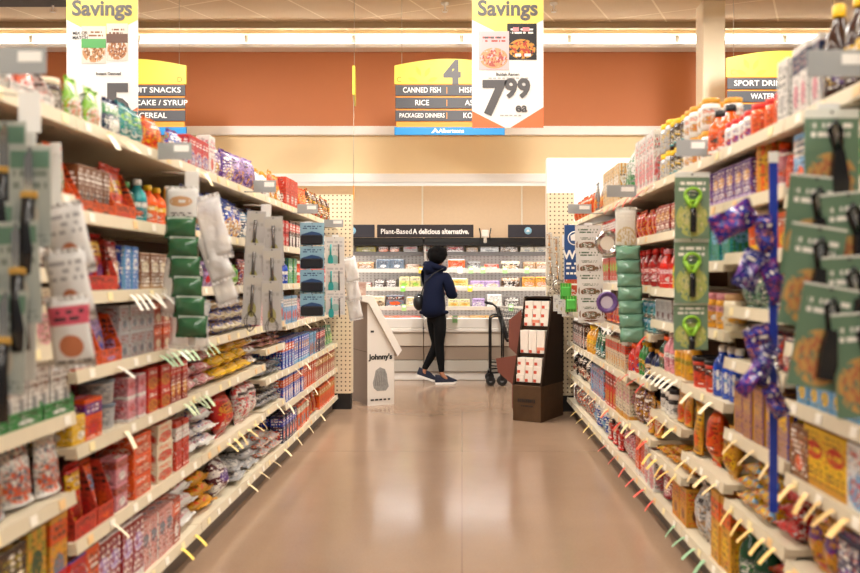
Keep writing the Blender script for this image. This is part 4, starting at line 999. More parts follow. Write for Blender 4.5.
# --- L2: bundles of dark green packs under a white header, plus loose clear bags
clip_strip('L', 3.25, 1.66, .98, 'clear clip strip of dark green packs on the left')
sign_flag('L', 3.20, -1.10, 1.70, .13, 'grey sign on left top shelf edge, second nearest the camera')
t = hang('header_pack', 'white hanging pack with tan label above the dark green packs', 'pack', -1.085, 3.22, 1.60, None)
for n, b in bag_mesh(.125, .03, .15, None, 5, .2):
    for v in b.verts: v.co.z -= .15
    obj(n, b, art('efeeea', 'd8a878', 'c88850', 'B'), t)
dg = mat('glossy_dark_green_pack', '33603f', .14, bump=.4, bscale=40)
for i in range(6):
    t = hang('green_pack', 'glossy dark green pack, %s in the column on the left strip' % word[i], 'pack', -1.085 + .010 * i, 3.20 - .004 * i, 1.477 - .076 * i, 'dark green packs on the left strip', (R(-2), R(2), 0))
    for n, b in bag_mesh(.122, .05, .084, None, 60 + i, .2):
        for v in b.verts: v.co.z -= .078
        obj(n, b, dg, t)
    bm = bmesh.new(); box(bm, -.05, .05, .020, .0215, -.03, .005); obj('clear_flap', bm, mat('clear_flap', 'c8d8cc', .1), t)
film = mat('white_plastic_film', 'eceae8', .15, bump=1.0, bscale=30, alpha=.62)
for i, (x, z, w, h, a) in enumerate(((-1.01, 1.57, .11, .26, -14), (-1.01, 1.42, .10, .20, -22), (-1.12, 1.33, .10, .24, 8), (-.985, 1.33, .09, .2, -18), (-1.08, 1.16, .16, .2, 4))):
    t = hang('plastic_bag', 'crumpled white plastic bag, %s of those around the green packs' % word[i], 'plastic bag', x, 3.27 + .012 * i, z, 'white plastic bags around the green packs', (0, R(a), 0))
    for n, b in bag_mesh(w, .03, h, None, 80 + i, .9):
        for v in b.verts: v.co.z -= h
        obj(n, b, film, t)
# --- L3: grey metal whisks and tongs on silver cards
clip_strip('L', 4.48, 1.64, 1.0, 'clear clip strip of grey metal gadgets on the left')
sign_flag('L', 4.45, -1.05, 1.70, .12, 'grey sign on left top shelf edge, third nearest the camera')
slc = art('cfccca', 'b8b4ae', 'b8b070', 'E')
def whisk(t, m, s=1.0, z=-.05):
    bm = bmesh.new(); tube(bm, [(0, -.012, z), (0, -.012, z - .09 * s)], .0055 * s, 8); obj('handle', bm, m, t)
    bm = bmesh.new()
    for a in range(0, 180, 45):
        c, q = math.cos(R(a)), math.sin(R(a))
        pts = [(.022 * s * math.sin(PI * u) ** .8 * c * (1 if u < .5 else 1), -.012 + .012 * s * math.sin(PI * u) * q, z - .09 * s - .075 * s * u) for u in [k / 8 for k in range(9)]]
        tube(bm, pts, .0016, 5); tube(bm, [(-p[0], p[1], p[2]) for p in pts], .0016, 5)
    obj('wire_loops', bm, m, t)
gm = mat('gadget_grey', '6b6664', .25, .6)
for i in range(6):
    cx, rw = (-.045, .045)[i % 2], i // 2
    t = hang('whisk_pack', 'grey metal whisk on silver card, %s row %s on the third left strip' % (('top', 'middle', 'bottom')[rw], ('left', 'right')[i % 2]), 'kitchen tool', -1.045 + cx, 4.44 - .014 * i, 1.60 - .17 * rw - .03 * (i % 2), 'metal gadgets on the third left strip', (0, R((4, -2)[i % 2]), 0))
    card(t, .10, .26, slc, mat('card_silver_header', 'bdb9b0', .4)); whisk(t, gm, 1.5)
# --- L4: dark blue packs with pale blue lids
clip_strip('L', 5.72, 1.63, 1.0, 'clear clip strip of dark blue packs on the left')
sign_flag('L', 5.68, -1.05, 1.68, .14, 'grey sign on left top shelf edge, fourth nearest the camera')
for i in range(4):
    t = hang('blister_pack', 'dark blue pack with pale blue top, %s on the fourth left strip' % word[i], 'pack', -1.02 + .004 * i, 5.69 - .02 * i, 1.62 - .16 * i, 'dark blue packs on the fourth left strip')
    card(t, .165, .155, art('9cc8dc', 'f0f4f6', '2a4a78', 'C'), None)
    bm = bmesh.new(); box(bm, -.075, .075, -.03, 0, -.15, -.085, bev=.008); obj('dark_tray', bm, mat('pack_charcoal', '1c2028', .3), t)
    bm = bmesh.new(); prism(bm, [(-.075, -.085), (.075, -.085), (.05, -.07), (.0, -.06), (-.05, -.075)], -.02, -.001, 'y'); obj('blue_goods', bm, mat('pack_blue', '2c4c78', .4), t)
# --- L5: teal spatulas
clip_strip('L', 6.93, 1.60, 1.0, 'clear clip strip of teal spatulas on the left')
sign_flag('L', 6.90, -1.06, 1.66, .16, 'grey sign on left top shelf edge, farthest from camera')
teal = mat('tool_teal', '2a9a98', .35)
for i in range(3):
    t = hang('spatula_pack', 'teal spatula on white card, %s on the farthest left strip' % word[i], 'kitchen tool', -1.05 + .006 * i, 6.89 - .02 * i, 1.58 - .22 * i, 'teal utensils on the farthest left strip')
    card(t, .16, .27 if i < 2 else .2, art('eceae6', 'c8c8c8', 'a8d0cc', 'E'), None)
    bm = bmesh.new(); tube(bm, [(-.03, -.008, -.06), (-.032, -.008, -.16)], .007, 8); obj('handle', bm, teal, t)
    bm = bmesh.new(); prism(bm, [(-.045, -.15), (-.019, -.15), (-.010, -.18), (-.012, -.215), (-.032, -.225), (-.052, -.215), (-.054, -.18)], -.014, -.003, 'y'); obj('blade', bm, teal, t)
    bm = bmesh.new(); tube(bm, [(.035, -.006, -.06), (.035, -.006, -.22)], .006, 8); obj('grey_handle', bm, gm, t)
for i in range(3):
    t = hang('plastic_bag', 'clear crumpled bag, %s beside the teal spatulas' % word[i], 'plastic bag', -.955 + .01 * i, 7.0 + .03 * i, 1.42 - .16 * i, 'clear bags beside the teal spatulas', (0, R(-12), 0))
    for n, b in bag_mesh(.12, .05, .22, None, 90 + i, .6):
        for v in b.verts: v.co.z -= .22
        obj(n, b, film, t)
# --- R1: black peelers on green cards with carrot pictures, nearest on the right
clip_strip('R', 2.02, 1.67, .98, 'clear clip strip of black peelers nearest on the right', x=.885)
sign_flag('R', 1.985, .905, 1.725, .17, 'grey sign on right top shelf edge, nearest the camera')
gcard = art('6f8f74', 'd9a860', 'c97a50', 'C')
for i, (x, z, a) in enumerate(((.880, 1.65, 0), (.840, 1.49, 6), (.905, 1.45, -6), (.835, 1.37, 9), (.895, 1.30, -3), (.850, 1.23, 10), (.905, 1.17, -4))):
    t = hang('peeler_pack', 'black peeler on green card with carrots, %s on nearest right strip' % word[i], 'kitchen tool', x, 1.99 - .014 * i, z, 'peelers on the nearest right strip', (0, R(a), 0))
    card(t, .13, .24, gcard, None)
    bm = bmesh.new(); box(bm, -.065, .065, -.0008, 0, -.022 if i == 0 else -.006, 0); obj('white_header', bm, mat('card_white_header', 'd9dcd4', .4), t)
    bm = bmesh.new(); prism(bm, [(-.002, -.215), (.030, -.215), (.036, -.18), (.022, -.10), (.0, -.10), (-.006, -.15)], -.020, -.002, 'y'); obj('handle', bm, blackp, t)
    bm = bmesh.new(); tube(bm, [(.006, -.008, -.10), (-.008, -.008, -.05), (.006, -.008, -.03), (.020, -.008, -.05), (.018, -.008, -.10)], .006, 7); obj('peeler_frame', bm, blackp, t)
    bm = bmesh.new(); box(bm, .001, .011, -.008, -.005, -.08, -.045); obj('blade', bm, steelm, t)
# --- blue strip of crumpled purple and blue packets
clip_strip('R', 2.34, 1.60, .59, 'bright blue strip of crumpled foil packets beside the peelers', 'blue', w=.024, x=.872, plate=False)
foils = [art('2a2f9c', '6a3a9a', 'd8506a', 'G', .15), art('3a2a90', '2458d0', 'e8906a', 'G', .15), art('1c2a88', '8a4ab0', 'c8c8e8', 'G', .15)]
for i, (dx, z, a, w, h) in enumerate(((-.065, 1.43, 62, .065, .12), (-.03, 1.41, -12, .045, .10), (-.05, 1.31, 24, .06, .10), (-.02, 1.28, -25, .05, .11), (-.055, 1.10, -18, .065, .11), (-.02, 1.05, 22, .05, .10), (-.05, 1.0, 38, .04, .09), (-.025, .94, -32, .04, .09))):
    t = hang('foil_packet', 'crumpled purple-blue foil packet, %s on the blue strip' % word[i], 'packet', .872 + dx, 2.315 - .006 * i, z, 'foil packets on the blue strip', (R(6), R(a), R(10)))
    for n, b in bag_mesh(w * 1.25, .04, h * 1.1, None, 120 + i, 1.25):
        for v in b.verts: v.co.z -= h
        obj(n, b, foils[i % 3], t)
t = hang('metal_hook', 'short grey metal prong sticking out of the blue strip', 'hook', .852, 2.28, 1.03, None)
bm = bmesh.new(); tube(bm, [(0, 0, 0), (.006, -.01, -.04), (.016, -.015, -.095)], .004, 8); obj('prong', bm, steelm, t)
bm = bmesh.new(); lathe(bm, [(.008, -.004), (.008, .004)], 10); obj('collar', bm, steelm, t)
# --- R2: lime green melon ballers on green cards
clip_strip('R', 3.25, 1.66, .98, 'clear clip strip of lime green tools on the right', x=.87)
sign_flag('R', 3.22, .885, 1.715, .12, 'grey sign on right top shelf edge, second nearest the camera')
gcard2 = art('7f9c80', 'c4cc70', 'e2dc98', 'C')
lime = mat('tool_lime', '93c83a', .3)
for i in range(3):
    t = hang('slicer_pack', 'lime green slicer with black handle on green card, %s on right strip' % word[i], 'kitchen tool', .87 + .004 * i, 3.16 + .024 * i, (1.645, 1.40, 1.16)[i], 'lime green tools on the right strip')
    card(t, .132, (.25, .25, .19)[i], gcard2, None)
    bm = bmesh.new(); box(bm, -.066, .066, -.0008, 0, -.018, 0); obj('white_header', bm, mat('card_white_header', 'd9dcd4', .4), t)
    bm = bmesh.new(); pts = [(.03 * math.cos(R(q)), -.012, -.085 + .024 * math.sin(R(q))) for q in range(0, 360, 24)]
    tube(bm, pts, .006, 8, closed=True); tube(bm, [(-.028, -.012, -.09), (-.012, -.012, -.12), (0, -.012, -.14)], .009, 8); tube(bm, [(.028, -.012, -.09), (.012, -.012, -.12), (0, -.012, -.14)], .009, 8); obj('slicer_head', bm, lime, t)
    bm = bmesh.new(); tube(bm, [(-.024, -.014, -.085), (.024, -.014, -.085)], .002, 6); tube(bm, [(-.02, -.014, -.073), (.02, -.014, -.073)], .002, 6); obj('slicing_wire', bm, steelm, t)
    if i < 2 or True:
        bm = bmesh.new(); tube(bm, [(.0, -.012, -.135), (.001, -.015, -.16), (.0, -.014, -.205 if i < 2 else -.175), (.0, -.012, -.225 if i < 2 else -.185)], .0115, 10); obj('handle', bm, blackp, t)
# --- R3: pale pack and a column of sage green packets
clip_strip('R', 4.52, 1.62, .88, 'clear clip strip of sage green packets on the right', x=.88)
sign_flag('R', 4.50, .86, 1.68, .16, 'grey sign on right top shelf edge, third nearest the camera')
t = hang('header_pack', 'tall pale pack with flower print above the sage green packets', 'pack', .882, 4.48, 1.625, None)
for n, b in bag_mesh(.12, .03, .24, None, 7, .15):
    for v in b.verts: v.co.z -= .24
    obj(n, b, art('ece8dc', 'd8c090', 'f4f0e4', 'C'), t)
sg = mat('glossy_sage_pack', '6f9a82', .15, bump=.35, bscale=40)
for i in range(7):
    t = hang('sage_packet', 'glossy sage green packet, %s in the column on the right strip' % word[i], 'packet', .888 + .003 * i, 4.45 - .004 * i, 1.42 - .072 * i, 'sage green packets on the right strip', (R(-5), 0, 0))
    for n, b in bag_mesh(.135, .05, .082, None, 160 + i, .35):
        for v in b.verts: v.co.z -= .082
        obj(n, b, sg, t)
# --- R4: white cards with brown food pictures
clip_strip('R', 5.70, 1.62, 1.0, 'clear clip strip of white food cards on the right', x=.86)
sign_flag('R', 5.68, .80, 1.68, .16, 'grey sign on right top shelf edge, fourth nearest the camera')
for i in range(4):
    t = hang('food_card', 'white card with brown food picture, %s on the fourth right strip' % word[i], 'card', .85 + .004 * i, 5.64 - .02 * i, 1.60 - .155 * i, 'white food cards on the fourth right strip')
    card(t, .175, .19, art('ecebe6', '8a5a3a', '4a6a48', 'C'), None)
    bm = bmesh.new(); prism(bm, [(-.07, -.07), (.04, -.07), (.07, -.10), (.07, -.17), (-.07, -.17)], -.012, 0, 'y'); obj('bulged_pouch', bm, art('ecebe6', '8a5a3a', '4a6a48', 'C'), t)
# round metal pans and purple coil mats hanging between
def disc(y, x, z, r, m1, m2, label, nm, cat):
    t = hang(nm, label, cat, x, y, z, None)
    bm = bmesh.new(); lathe(bm, [(r * .55, .0), (r * .62, .004), (r * .86, .012), (r, .012), (r, .016), (r * .84, .018)], 28, capt=False)
    for v in bm.verts: v.co = Vector((v.co.x, -v.co.z, v.co.y))
    obj('rim', bm, m1, t)
    bm = bmesh.new(); lathe(bm, [(r * .05, -.003), (r * .5, -.003), (r * .56, .001)], 24)
    for v in bm.verts: v.co = Vector((v.co.x, -v.co.z, v.co.y))
    obj('centre_label', bm, m2, t)
disc(4.95, .86, 1.45, .075, steelm, mat('label_cream', 'e8e0d0', .4), 'round silver strainer with cream centre hanging on the right', 'strainer', 'strainer')
disc(4.62, .80, 1.11, .06, mat('coil_purple', '6a4a8a', .4), mat('coil_cream', 'd8c8d8', .4), 'round purple coil mat hanging left of the sage green packets', 'coil_mat', 'mat')
disc(4.60, .945, 1.07, .06, mat('coil_green', '8aa878', .4), mat('coil_sage', 'a8b890', .4), 'round green coil mat hanging behind the sage green packets', 'coil_mat', 'mat')
# --- R5: wire strainers and the blue poster at the far end
clip_strip('R', 6.95, 1.60, 1.0, 'clear clip strip of green and white tools at far right end', x=.86)
t = thing('blue_poster', 'blue poster with white round emblem at the far right end', 'poster', (.93, 6.90, 1.06))
bm = bmesh.new(); box(bm, -.085, .085, 0, .006, 0, .62, bev=.002); obj('poster_board', bm, mat('poster_blue', '1f4a86', .45), t)
bm = bmesh.new(); box(bm, -.085, .085, -.001, 0, 0, .17); obj('lower_picture', bm, art('d8603a', 'efe6dc', 'c83020', 'G'), t)
bm = bmesh.new(); lathe(bm, [(.05, 0), (.058, 0), (.058, .003), (.05, .003)], 24, capb=False, capt=False)
for v in bm.verts: v.co = Vector((v.co.x, -v.co.z, v.co.y + .51))
obj('round_emblem', bm, inkw, t)
bm = bmesh.new(); prism(bm, [(-.03, .49), (.03, .49), (.036, .53), (.0, .55), (-.036, .53)], -.003, 0, 'y'); obj('emblem_cap', bm, inkw, t)
letter('We', .10, inkw, t, (-.02, -.002, .37), bold=.03)
for zz, n_ in ((.30, 2), (.265, 3), (.22, 4)): print_bars(t, inkw, -.07, .06, zz, .018, n_)
for i in range(2):
    t = hang('scrubber_pack', '%s green pack hanging below the blue poster' % ('bright', 'second')[i], 'pack', .845 + .03 * i, 6.80 - .1 * i, 1.20 - .1 * i, 'green packs below the poster')
    card(t, .09, .13, art('3fae3a', '8cd060', 'f0f0e0', 'D'), None)
    bm = bmesh.new(); box(bm, -.035, .035, -.02, 0, -.11, -.03, bev=.006); obj('green_sponge', bm, mat('sponge_green', '52b848', .6), t)
def strainer(x, y, z, r, i):
    t = hang('wire_strainer', 'round silver wire strainer, %s at the far right pegboard' % word[i], 'strainer', x, y, z, 'wire strainers by the right pegboard')
    bm = bmesh.new(); tube(bm, [(r * math.cos(R(q)), 0, r * math.sin(R(q))) for q in range(0, 360, 20)], .004, 6, closed=True); obj('rim', bm, steelm, t)
    bm = bmesh.new()
    for k in range(-3, 4):
        c = k / 4 * r; hh = math.sqrt(r * r - c * c)
        tube(bm, [(c, 0, -hh), (c, .02, 0), (c, 0, hh)], .0012, 4); tube(bm, [(-hh, 0, c), (0, .02, c), (hh, 0, c)], .0012, 4)
    obj('mesh_bowl', bm, steelm, t)
    bm = bmesh.new(); tube(bm, [(0, 0, r), (0, -.003, r + .12)], .004, 6); obj('handle', bm, steelm, t)
for i, (x, z, r) in enumerate(((.80, 1.22, .05), (.86, 1.17, .055), (.81, 1.10, .05))): strainer(x, 7.50 - .05 * i, z, r, i)
for i in range(6):
    t = hang('utensil_pack', 'wooden spoon on clear card, %s by the right pegboard' % word[i], 'kitchen tool', (.80, .86)[i % 2], 7.68 - .03 * i, 1.66 - .13 * (i // 2) - .04 * (i % 2), 'wooden utensils by the right pegboard')
    card(t, .06, .15, art('e2dcd0', 'b08858', 'cfc8bc', 'E'), None)
    bm = bmesh.new(); tube(bm, [(0, -.006, -.02), (0, -.006, -.10)], .004, 6); tube(bm, [(0, -.006, -.10), (0, -.008, -.115), (0, -.006, -.135)], .010, 8); obj('spoon', bm, mat('wood_spoon', 'b98d5c', .6), t)
for i in range(3):
    t = hang('utensil_pack', 'white utensil card, %s below the wire strainers' % word[i], 'kitchen tool', .82 + .03 * i, 7.10 - .06 * i, 1.10 - .02 * i, 'white cards below the strainers')
    card(t, .09, .14, art('eceae4', 'a8a8b0', 'c8b890', 'E'), None)
    bm = bmesh.new(); tube(bm, [(0, -.006, -.03), (0, -.006, -.12)], .006, 6); obj('handle', bm, gm, t)
# leafy herb pot on the jars, left top shelf
t = thing('herb_pot', 'small leafy green herb pot standing among jars on left top shelf', 'plant', (-1.31, 2.72, 1.7305))
bm = bmesh.new(); lathe(bm, [(.028, 0), (.036, .035), (.038, .035)], 14); obj('pot', bm, mat('pot_tan', 'c9a66a', .6), t)
bm = bmesh.new(); rl = random.Random(5)
for k in range(70):
    a = rl.uniform(0, 6.28); e = rl.uniform(-.2, 1.2); r0 = rl.uniform(.01, .07); c = Vector((math.cos(a) * r0, math.sin(a) * r0, .05 + rl.uniform(0, .06)))
    d = Vector((math.cos(a) * math.cos(e), math.sin(a) * math.cos(e), math.sin(e))); s = d.cross(Vector((0, 0, 1))).normalized() * .010; L = .035
    q = [c, c + d * L * .5 + s, c + d * L, c + d * L * .5 - s]
    bm.faces.new([bm.verts.new(p) for p in q])
    bm.faces.new([bm.verts.new(p + d.cross(s).normalized() * .001) for p in q[::-1]])
obj('leaves', bm, mat('herb_leaf', '3f7a34', .5, var=.3, vscale=30), t)
bm = bmesh.new()
for k in range(6): tube(bm, [(0, 0, .03), (.02 * math.cos(k), .02 * math.sin(k), .08)], .0015, 5)
obj('stems', bm, mat('herb_stem', '5a8a3a', .6), t)
# ================================================================= CHILLED CABINETS
cw = mat('cabinet_white_enamel', 'e6e0d8', .35); cg = mat('cabinet_grey_enamel', 'bcb5aa', .35); cb = mat('cabinet_beige_enamel', '9a8878', .4); ck = mat('canopy_black', '121214', .35)
cl = mat('cabinet_cream_enamel', 'cbbfb0', .35)
def slot_mat():
    m = bpy.data.materials.new('slotted_white_back'); m.use_nodes = True
    nt = m.node_tree; b = nt.nodes['Principled BSDF']; nb = NB(nt)
    tc = nt.nodes.new('ShaderNodeTexCoord'); sp = nt.nodes.new('ShaderNodeSeparateXYZ'); nt.links.new(tc.outputs['Object'], sp.inputs[0])
    a = nb.rng(nb.m('FRACT', nb.m('MULTIPLY', sp.outputs[0], 20)), .3, .7); c = nb.rng(nb.m('FRACT', nb.m('MULTIPLY', sp.outputs[2], 28)), .2, .75)
    nt.links.new(nb.mix(nb.m('MULTIPLY', a, c), hx('efe9e4'), hx('c9beb8')), b.inputs['Base Color']); b.inputs['Roughness'].default_value = .45
    return m
SLOT = slot_mat()
CSH = (.875, 1.12, 1.35, 1.565)
for i, (x0, x1, lab) in enumerate(((-2.9, -.465, 'left chilled cabinet with white shelves along the back wall'), (-.460, 2.0, 'right chilled cabinet with white shelves along the back wall'))):
    t = thing('chilled_cabinet', lab, 'chilled cabinet', ((x0 + x1) / 2, 10.1, 0), 0, 'chilled cabinets on the back wall'); hw = (x1 - x0) / 2
    def part(nm, y0, y1, z0, z1, m, bev=.006, xi=.001):
        bm = bmesh.new(); box(bm, -hw + xi, hw - xi, y0, y1, z0, z1, bev=bev); return obj(nm, bm, m, t)
    part('kick_plate', .03, .95, 0, .10, cw); part('lower_panel', .0, .95, .105, .24, cg); part('middle_panel', .02, .95, .245, .41, cb); part('upper_panel', .0, .95, .415, .575, cl)
    part('bumper_rail', -.03, .10, .58, .63, cw, .012); part('well_front', .0, .06, .63, .755, cw, .01); part('well_floor', .06, .95, .62, .70, cg)
    part('back_wall', .98, 1.0, .70, 1.70, SLOT, .0)
    for s in (-1, 1):
        bm = bmesh.new(); prism(bm, [(.06, .63), (.99, .63), (.99, 1.72), (.30, 1.72), (.45, 1.2), (.40, .9)], s * hw - s * .001, s * (hw - .007), 'x'); obj('end_panel', bm, cg, t)
    for h in CSH:
        bm = bmesh.new(); box(bm, -hw + .022, hw - .022, .48, .975, h - .018, h); s = obj('shelf', bm, cw, t)
        area('shelf_light', (0, .50, h - .05), hw * 2 - .1, .03, 2.2, (1, .96, .92), rot=(R(35), 0, 0), parent=s)  # added fill without a fixture, lightens the cabinet back wall
        bm = bmesh.new(); box(bm, -hw + .022, hw - .022, .470, .480, h - .046, h + .006, bev=.002); obj('price_rail', bm, cg if h < 1.5 else mat('rail_dark', '4a4440', .4), s)
    bm = bmesh.new(); box(bm, -hw + .05, hw - .05, .55, .62, 1.727, 1.75); obj('top_lamp', bm, emit('cabinet_glow', 'fff6ea', 2.5), t)
    area('top_light', (0, .58, 1.756), hw * 2 - .1, .06, 7, (1, .94, .86), rot=(PI, 0, 0), parent=t)
    part('canopy', .0, .95, 1.655, 1.725, ck, .008); part('canopy_lip', .0, .03, 1.632, 1.66, ck, .003)
    bm = bmesh.new(); box(bm, -hw + .05, hw - .05, .20, .26, 1.645, 1.654); obj('canopy_lamp', bm, emit('cabinet_glow', 'fff6ea', 2.5), t)
    area('cabinet_light', (0, .23, 1.64), hw * 2 - .1, .06, 15, (1, .96, .92), parent=t)
rc = random.Random(12)
def citem(px0, px1, h, base, c2, c3, st, ht, d, noun, extra=''):
    Y = 10.60 if h > .8 else 10.35
    x0, x1 = (px0 - VX) * Y / FPX, (px1 - VX) * Y / FPX
    n = max(1, round((x1 - x0) / .17)); w = (x1 - x0) / n
    for i in range(n):
        rows = {1.565: 'top', 1.35: 'second', 1.12: 'third', .875: 'fourth', .70: 'well'}[h]
        bm = bmesh.new(); M = art(base, c2, c3, st, .3)
        box(bm, -w / 2 + .004, w / 2 - .004, 0, d, 0, ht, bev=.006)
        key = ('c', noun, base, h); counter[key] = counter.get(key, 0) + 1
        names = ['first', 'second', 'third', 'fourth', 'fifth', 'sixth']
        desc = '%s %s with %s' % (base if base in PAL else 'pale', noun, FEAT[st] % c2)
        t = thing('chilled_pack', '%s, %s from left in cabinet %s' % (desc, names[counter[key] - 1], 'well' if h == .70 else rows + ' shelf'), 'food pack', (x0 + (i + .5) * w, Y, h + .0008), rc.uniform(-.04, .04), 'chilled packs on the %s' % ('well floor' if h == .70 else rows + ' shelf'))
        obj('pack_tray', bm, M, t)
        bm = bmesh.new(); box(bm, -w / 2 + .02, w / 2 - .02, .01, d - .01, ht, ht + .002); obj('top_label', bm, M, t)
for a in [(356, 376, 1.565, 'olive', 'grey', 'cream', 'E', .07, .2, 'flat pack'), (378, 400, 1.565, 'darkbrown', 'orange', 'cream', 'C', .075, .2, 'deli pack'), (403, 418, 1.565, 'silver', 'red', 'white', 'B', .08, .2, 'deli pack'), (423, 430, 1.565, 'white', 'grey', 'red', 'E', .08, .2, 'meal box'), (446, 464, 1.565, 'maroon', 'red', 'white', 'B', .08, .2, 'meal box'), (466, 478, 1.565, 'tan', 'white', 'brown', 'C', .06, .2, 'flat pack'), (480, 499, 1.565, 'white', 'silver', 'grey', 'E', .07, .2, 'meal box'), (500, 518, 1.565, 'darkbrown', 'tan', 'white', 'G', .075, .2, 'meal box'), (520, 548, 1.565, 'cream', 'white', 'grey', 'E', .07, .2, 'meal box'),
          (357, 374, 1.35, 'tan', 'brown', 'white', 'C', .09, .22, 'flat pack'), (376, 404, 1.35, 'steel', 'darkbrown', 'white', 'E', .12, .22, 'meal box'), (405, 420, 1.35, 'brown', 'cream', 'tan', 'C', .06, .22, 'flat pack'), (424, 432, 1.35, 'grey', 'white', 'tan', 'E', .07, .22, 'flat pack'), (448, 465, 1.35, 'orange', 'salmon', 'white', 'B', .12, .22, 'meal box'), (467, 481, 1.35, 'grey', 'darkbrown', 'white', 'A', .09, .22, 'deli pack'), (484, 499, 1.35, 'salmon', 'white', 'tan', 'C', .06, .22, 'flat pack'), (501, 520, 1.35, 'darkbrown', 'cream', 'tan', 'A', .11, .22, 'meal box'), (523, 548, 1.35, 'tan', 'brown', 'white', 'C', .09, .22, 'flat pack'),
          (360, 372, 1.12, 'maroon', 'tan', 'cream', 'C', .06, .22, 'flat pack'), (374, 397, 1.12, 'darkbrown', 'white', 'grey', 'E', .10, .22, 'meal box'), (399, 421, 1.12, 'straw', 'cream', 'lime', 'A', .13, .22, 'cheese pack'), (450, 468, 1.12, 'straw', 'gold', 'white', 'B', .11, .22, 'cheese pack'), (470, 500, 1.12, 'lilac', 'white', 'yellow', 'C', .08, .22, 'yogurt tray'), (501, 520, 1.12, 'darkbrown', 'tan', 'black', 'A', .13, .22, 'meal box'), (522, 548, 1.12, 'gold', 'orange', 'white', 'C', .13, .22, 'cheese pack'),
          (374, 385, .875, 'cream', 'darkbrown', 'tan', 'C', .13, .22, 'meal box'), (386, 404, .875, 'steel', 'darkbrown', 'orange', 'A', .14, .22, 'meal box'), (406, 418, .875, 'cream', 'yellow', 'white', 'E', .12, .22, 'deli pack'), (448, 470, .875, 'straw', 'cream', 'gold', 'A', .09, .22, 'cheese pack'), (472, 485, .875, 'lilac', 'white', 'purple', 'C', .10, .22, 'yogurt tray'), (487, 502, .875, 'white', 'silver', 'cream', 'E', .15, .22, 'meal box'), (504, 520, .875, 'darkbrown', 'white', 'grey', 'E', .12, .22, 'meal box'), (524, 546, .875, 'cream', 'gold', 'tan', 'C', .11, .22, 'deli pack'),
          (380, 400, .70, 'orange', 'salmon', 'cream', 'E', .055, .3, 'flat tray'), (400, 420, .70, 'salmon', 'orange', 'cream', 'C', .055, .3, 'flat tray'), (447, 470, .70, 'tan', 'cream', 'gold', 'C', .055, .3, 'flat tray'), (470, 500, .70, 'gold', 'tan', 'cream', 'E', .06, .3, 'flat tray')]:
    citem(*a)
gt = mat('green_price_card', '9cc880', .5)
ct = {}
for i, (px, z, c) in enumerate(((421, 1.35, 'f0c030'), (460, 1.35, 'eeeeea'), (471, 1.35, '9cc880'), (483, 1.35, '9cc880'), (505, 1.35, '9cc880'), (527, 1.35, '9cc880'), (403, 1.12, '7cc850'), (470, 1.12, 'e8c830'), (404, .875, '9cc880'), (511, .875, '9cc880'), (455, .755, '8cbc78'))):
    Y = 10.562 if z > .8 else 10.06
    t = thing('price_card', '%s price card on chilled cabinet, %s counted from top left' % ({'f0c030': 'yellow', 'e8c830': 'golden', 'eeeeea': 'white', '7cc850': 'bright green', '8cbc78': 'sage green'}.get(c, 'pale green'), ['first', 'second', 'third', 'fourth', 'fifth', 'sixth', 'seventh', 'eighth', 'ninth', 'tenth', 'eleventh'][i]), 'price card', ((px - VX) * Y / FPX, Y, z - .055), 0, 'price cards on the chilled cabinets')
    bm = bmesh.new(); box(bm, -.03, .03, 0, .002, 0, .085); obj('card_face', bm, mat('price_card_' + c, c, .5), t)
    bm = bmesh.new(); box(bm, -.02, .02, -.001, 0, .045, .07); obj('white_panel', bm, inkw, t)
def csign(px0, px1, label, txt):
    Y = 10.09; x0, x1 = (px0 - VX) * Y / FPX, (px1 - VX) * Y / FPX; hw = (x1 - x0) / 2
    t = thing('cabinet_sign', label, 'sign', ((x0 + x1) / 2, Y, 1.727), 0, 'signs on top of the chilled cabinets')
    bm = bmesh.new(); box(bm, -hw, hw, 0, .02, 0, .155, bev=.003); obj('sign_board', bm, mat('sign_aubergine' if txt == 1 else 'sign_slate', '1d1318' if txt == 1 else '2c2a34', .45), t)
    if txt == 1:
        letter('Plant-Based', .085, inkw, t, (-.35, -.002, .07), 'title_lettering', bold=.01, fit=.37); letter('A delicious alternative.', .085, inkw, t, (.19, -.002, .07), 'slogan_lettering', bold=.03, fit=.68)
    else:
        cx = .06 if txt == 2 else .0
        bm = bmesh.new(); lathe(bm, [(.012, 0), (.045, 0), (.045, .003), (.012, .003)], 24)
        for v in bm.verts: v.co = Vector((v.co.x + cx, -v.co.z, v.co.y + .08))
        lg = obj('round_logo', bm, mat('logo_pale_blue', '8fc4e0', .5), t)
        bm = bmesh.new(); prism(bm, [(cx - .025, .07), (cx, .10), (cx + .025, .07)], -.0045, -.003, 'y'); obj('logo_peak', bm, inkw, lg)
        if txt == 2: letter('alternative.', .085, inkw, t, (-.225, -.002, .06), 'slogan_lettering', bold=.03)
csign(320, 374.5, 'dark sign with pale blue round logo at cabinet left end', 2)
csign(377, 473.5, 'long dark sign reading plant-based slogan above the chilled cabinets', 1)
csign(508, 548, 'dark sign with pale blue round logo at cabinet right end', 3)
t = thing('cabinet_bracket', 'white bracket with black arms between signs on the cabinet top', 'bracket', (.28, 10.085, 1.70))
bm = bmesh.new(); box(bm, -.045, .045, 0, .05, .03, .12, bev=.01); obj('white_housing', bm, cw, t)
bm = bmesh.new(); box(bm, -.02, .02, -.01, .04, -.04, .03, bev=.006); obj('lower_knob', bm, cg, t)
for s in (-1, 1):
    bm = bmesh.new(); tube(bm, [(s * .06, .02, -.02), (s * .055, .02, .06), (s * .07, .02, .14)], .008, 6); obj('arm', bm, ck, t)

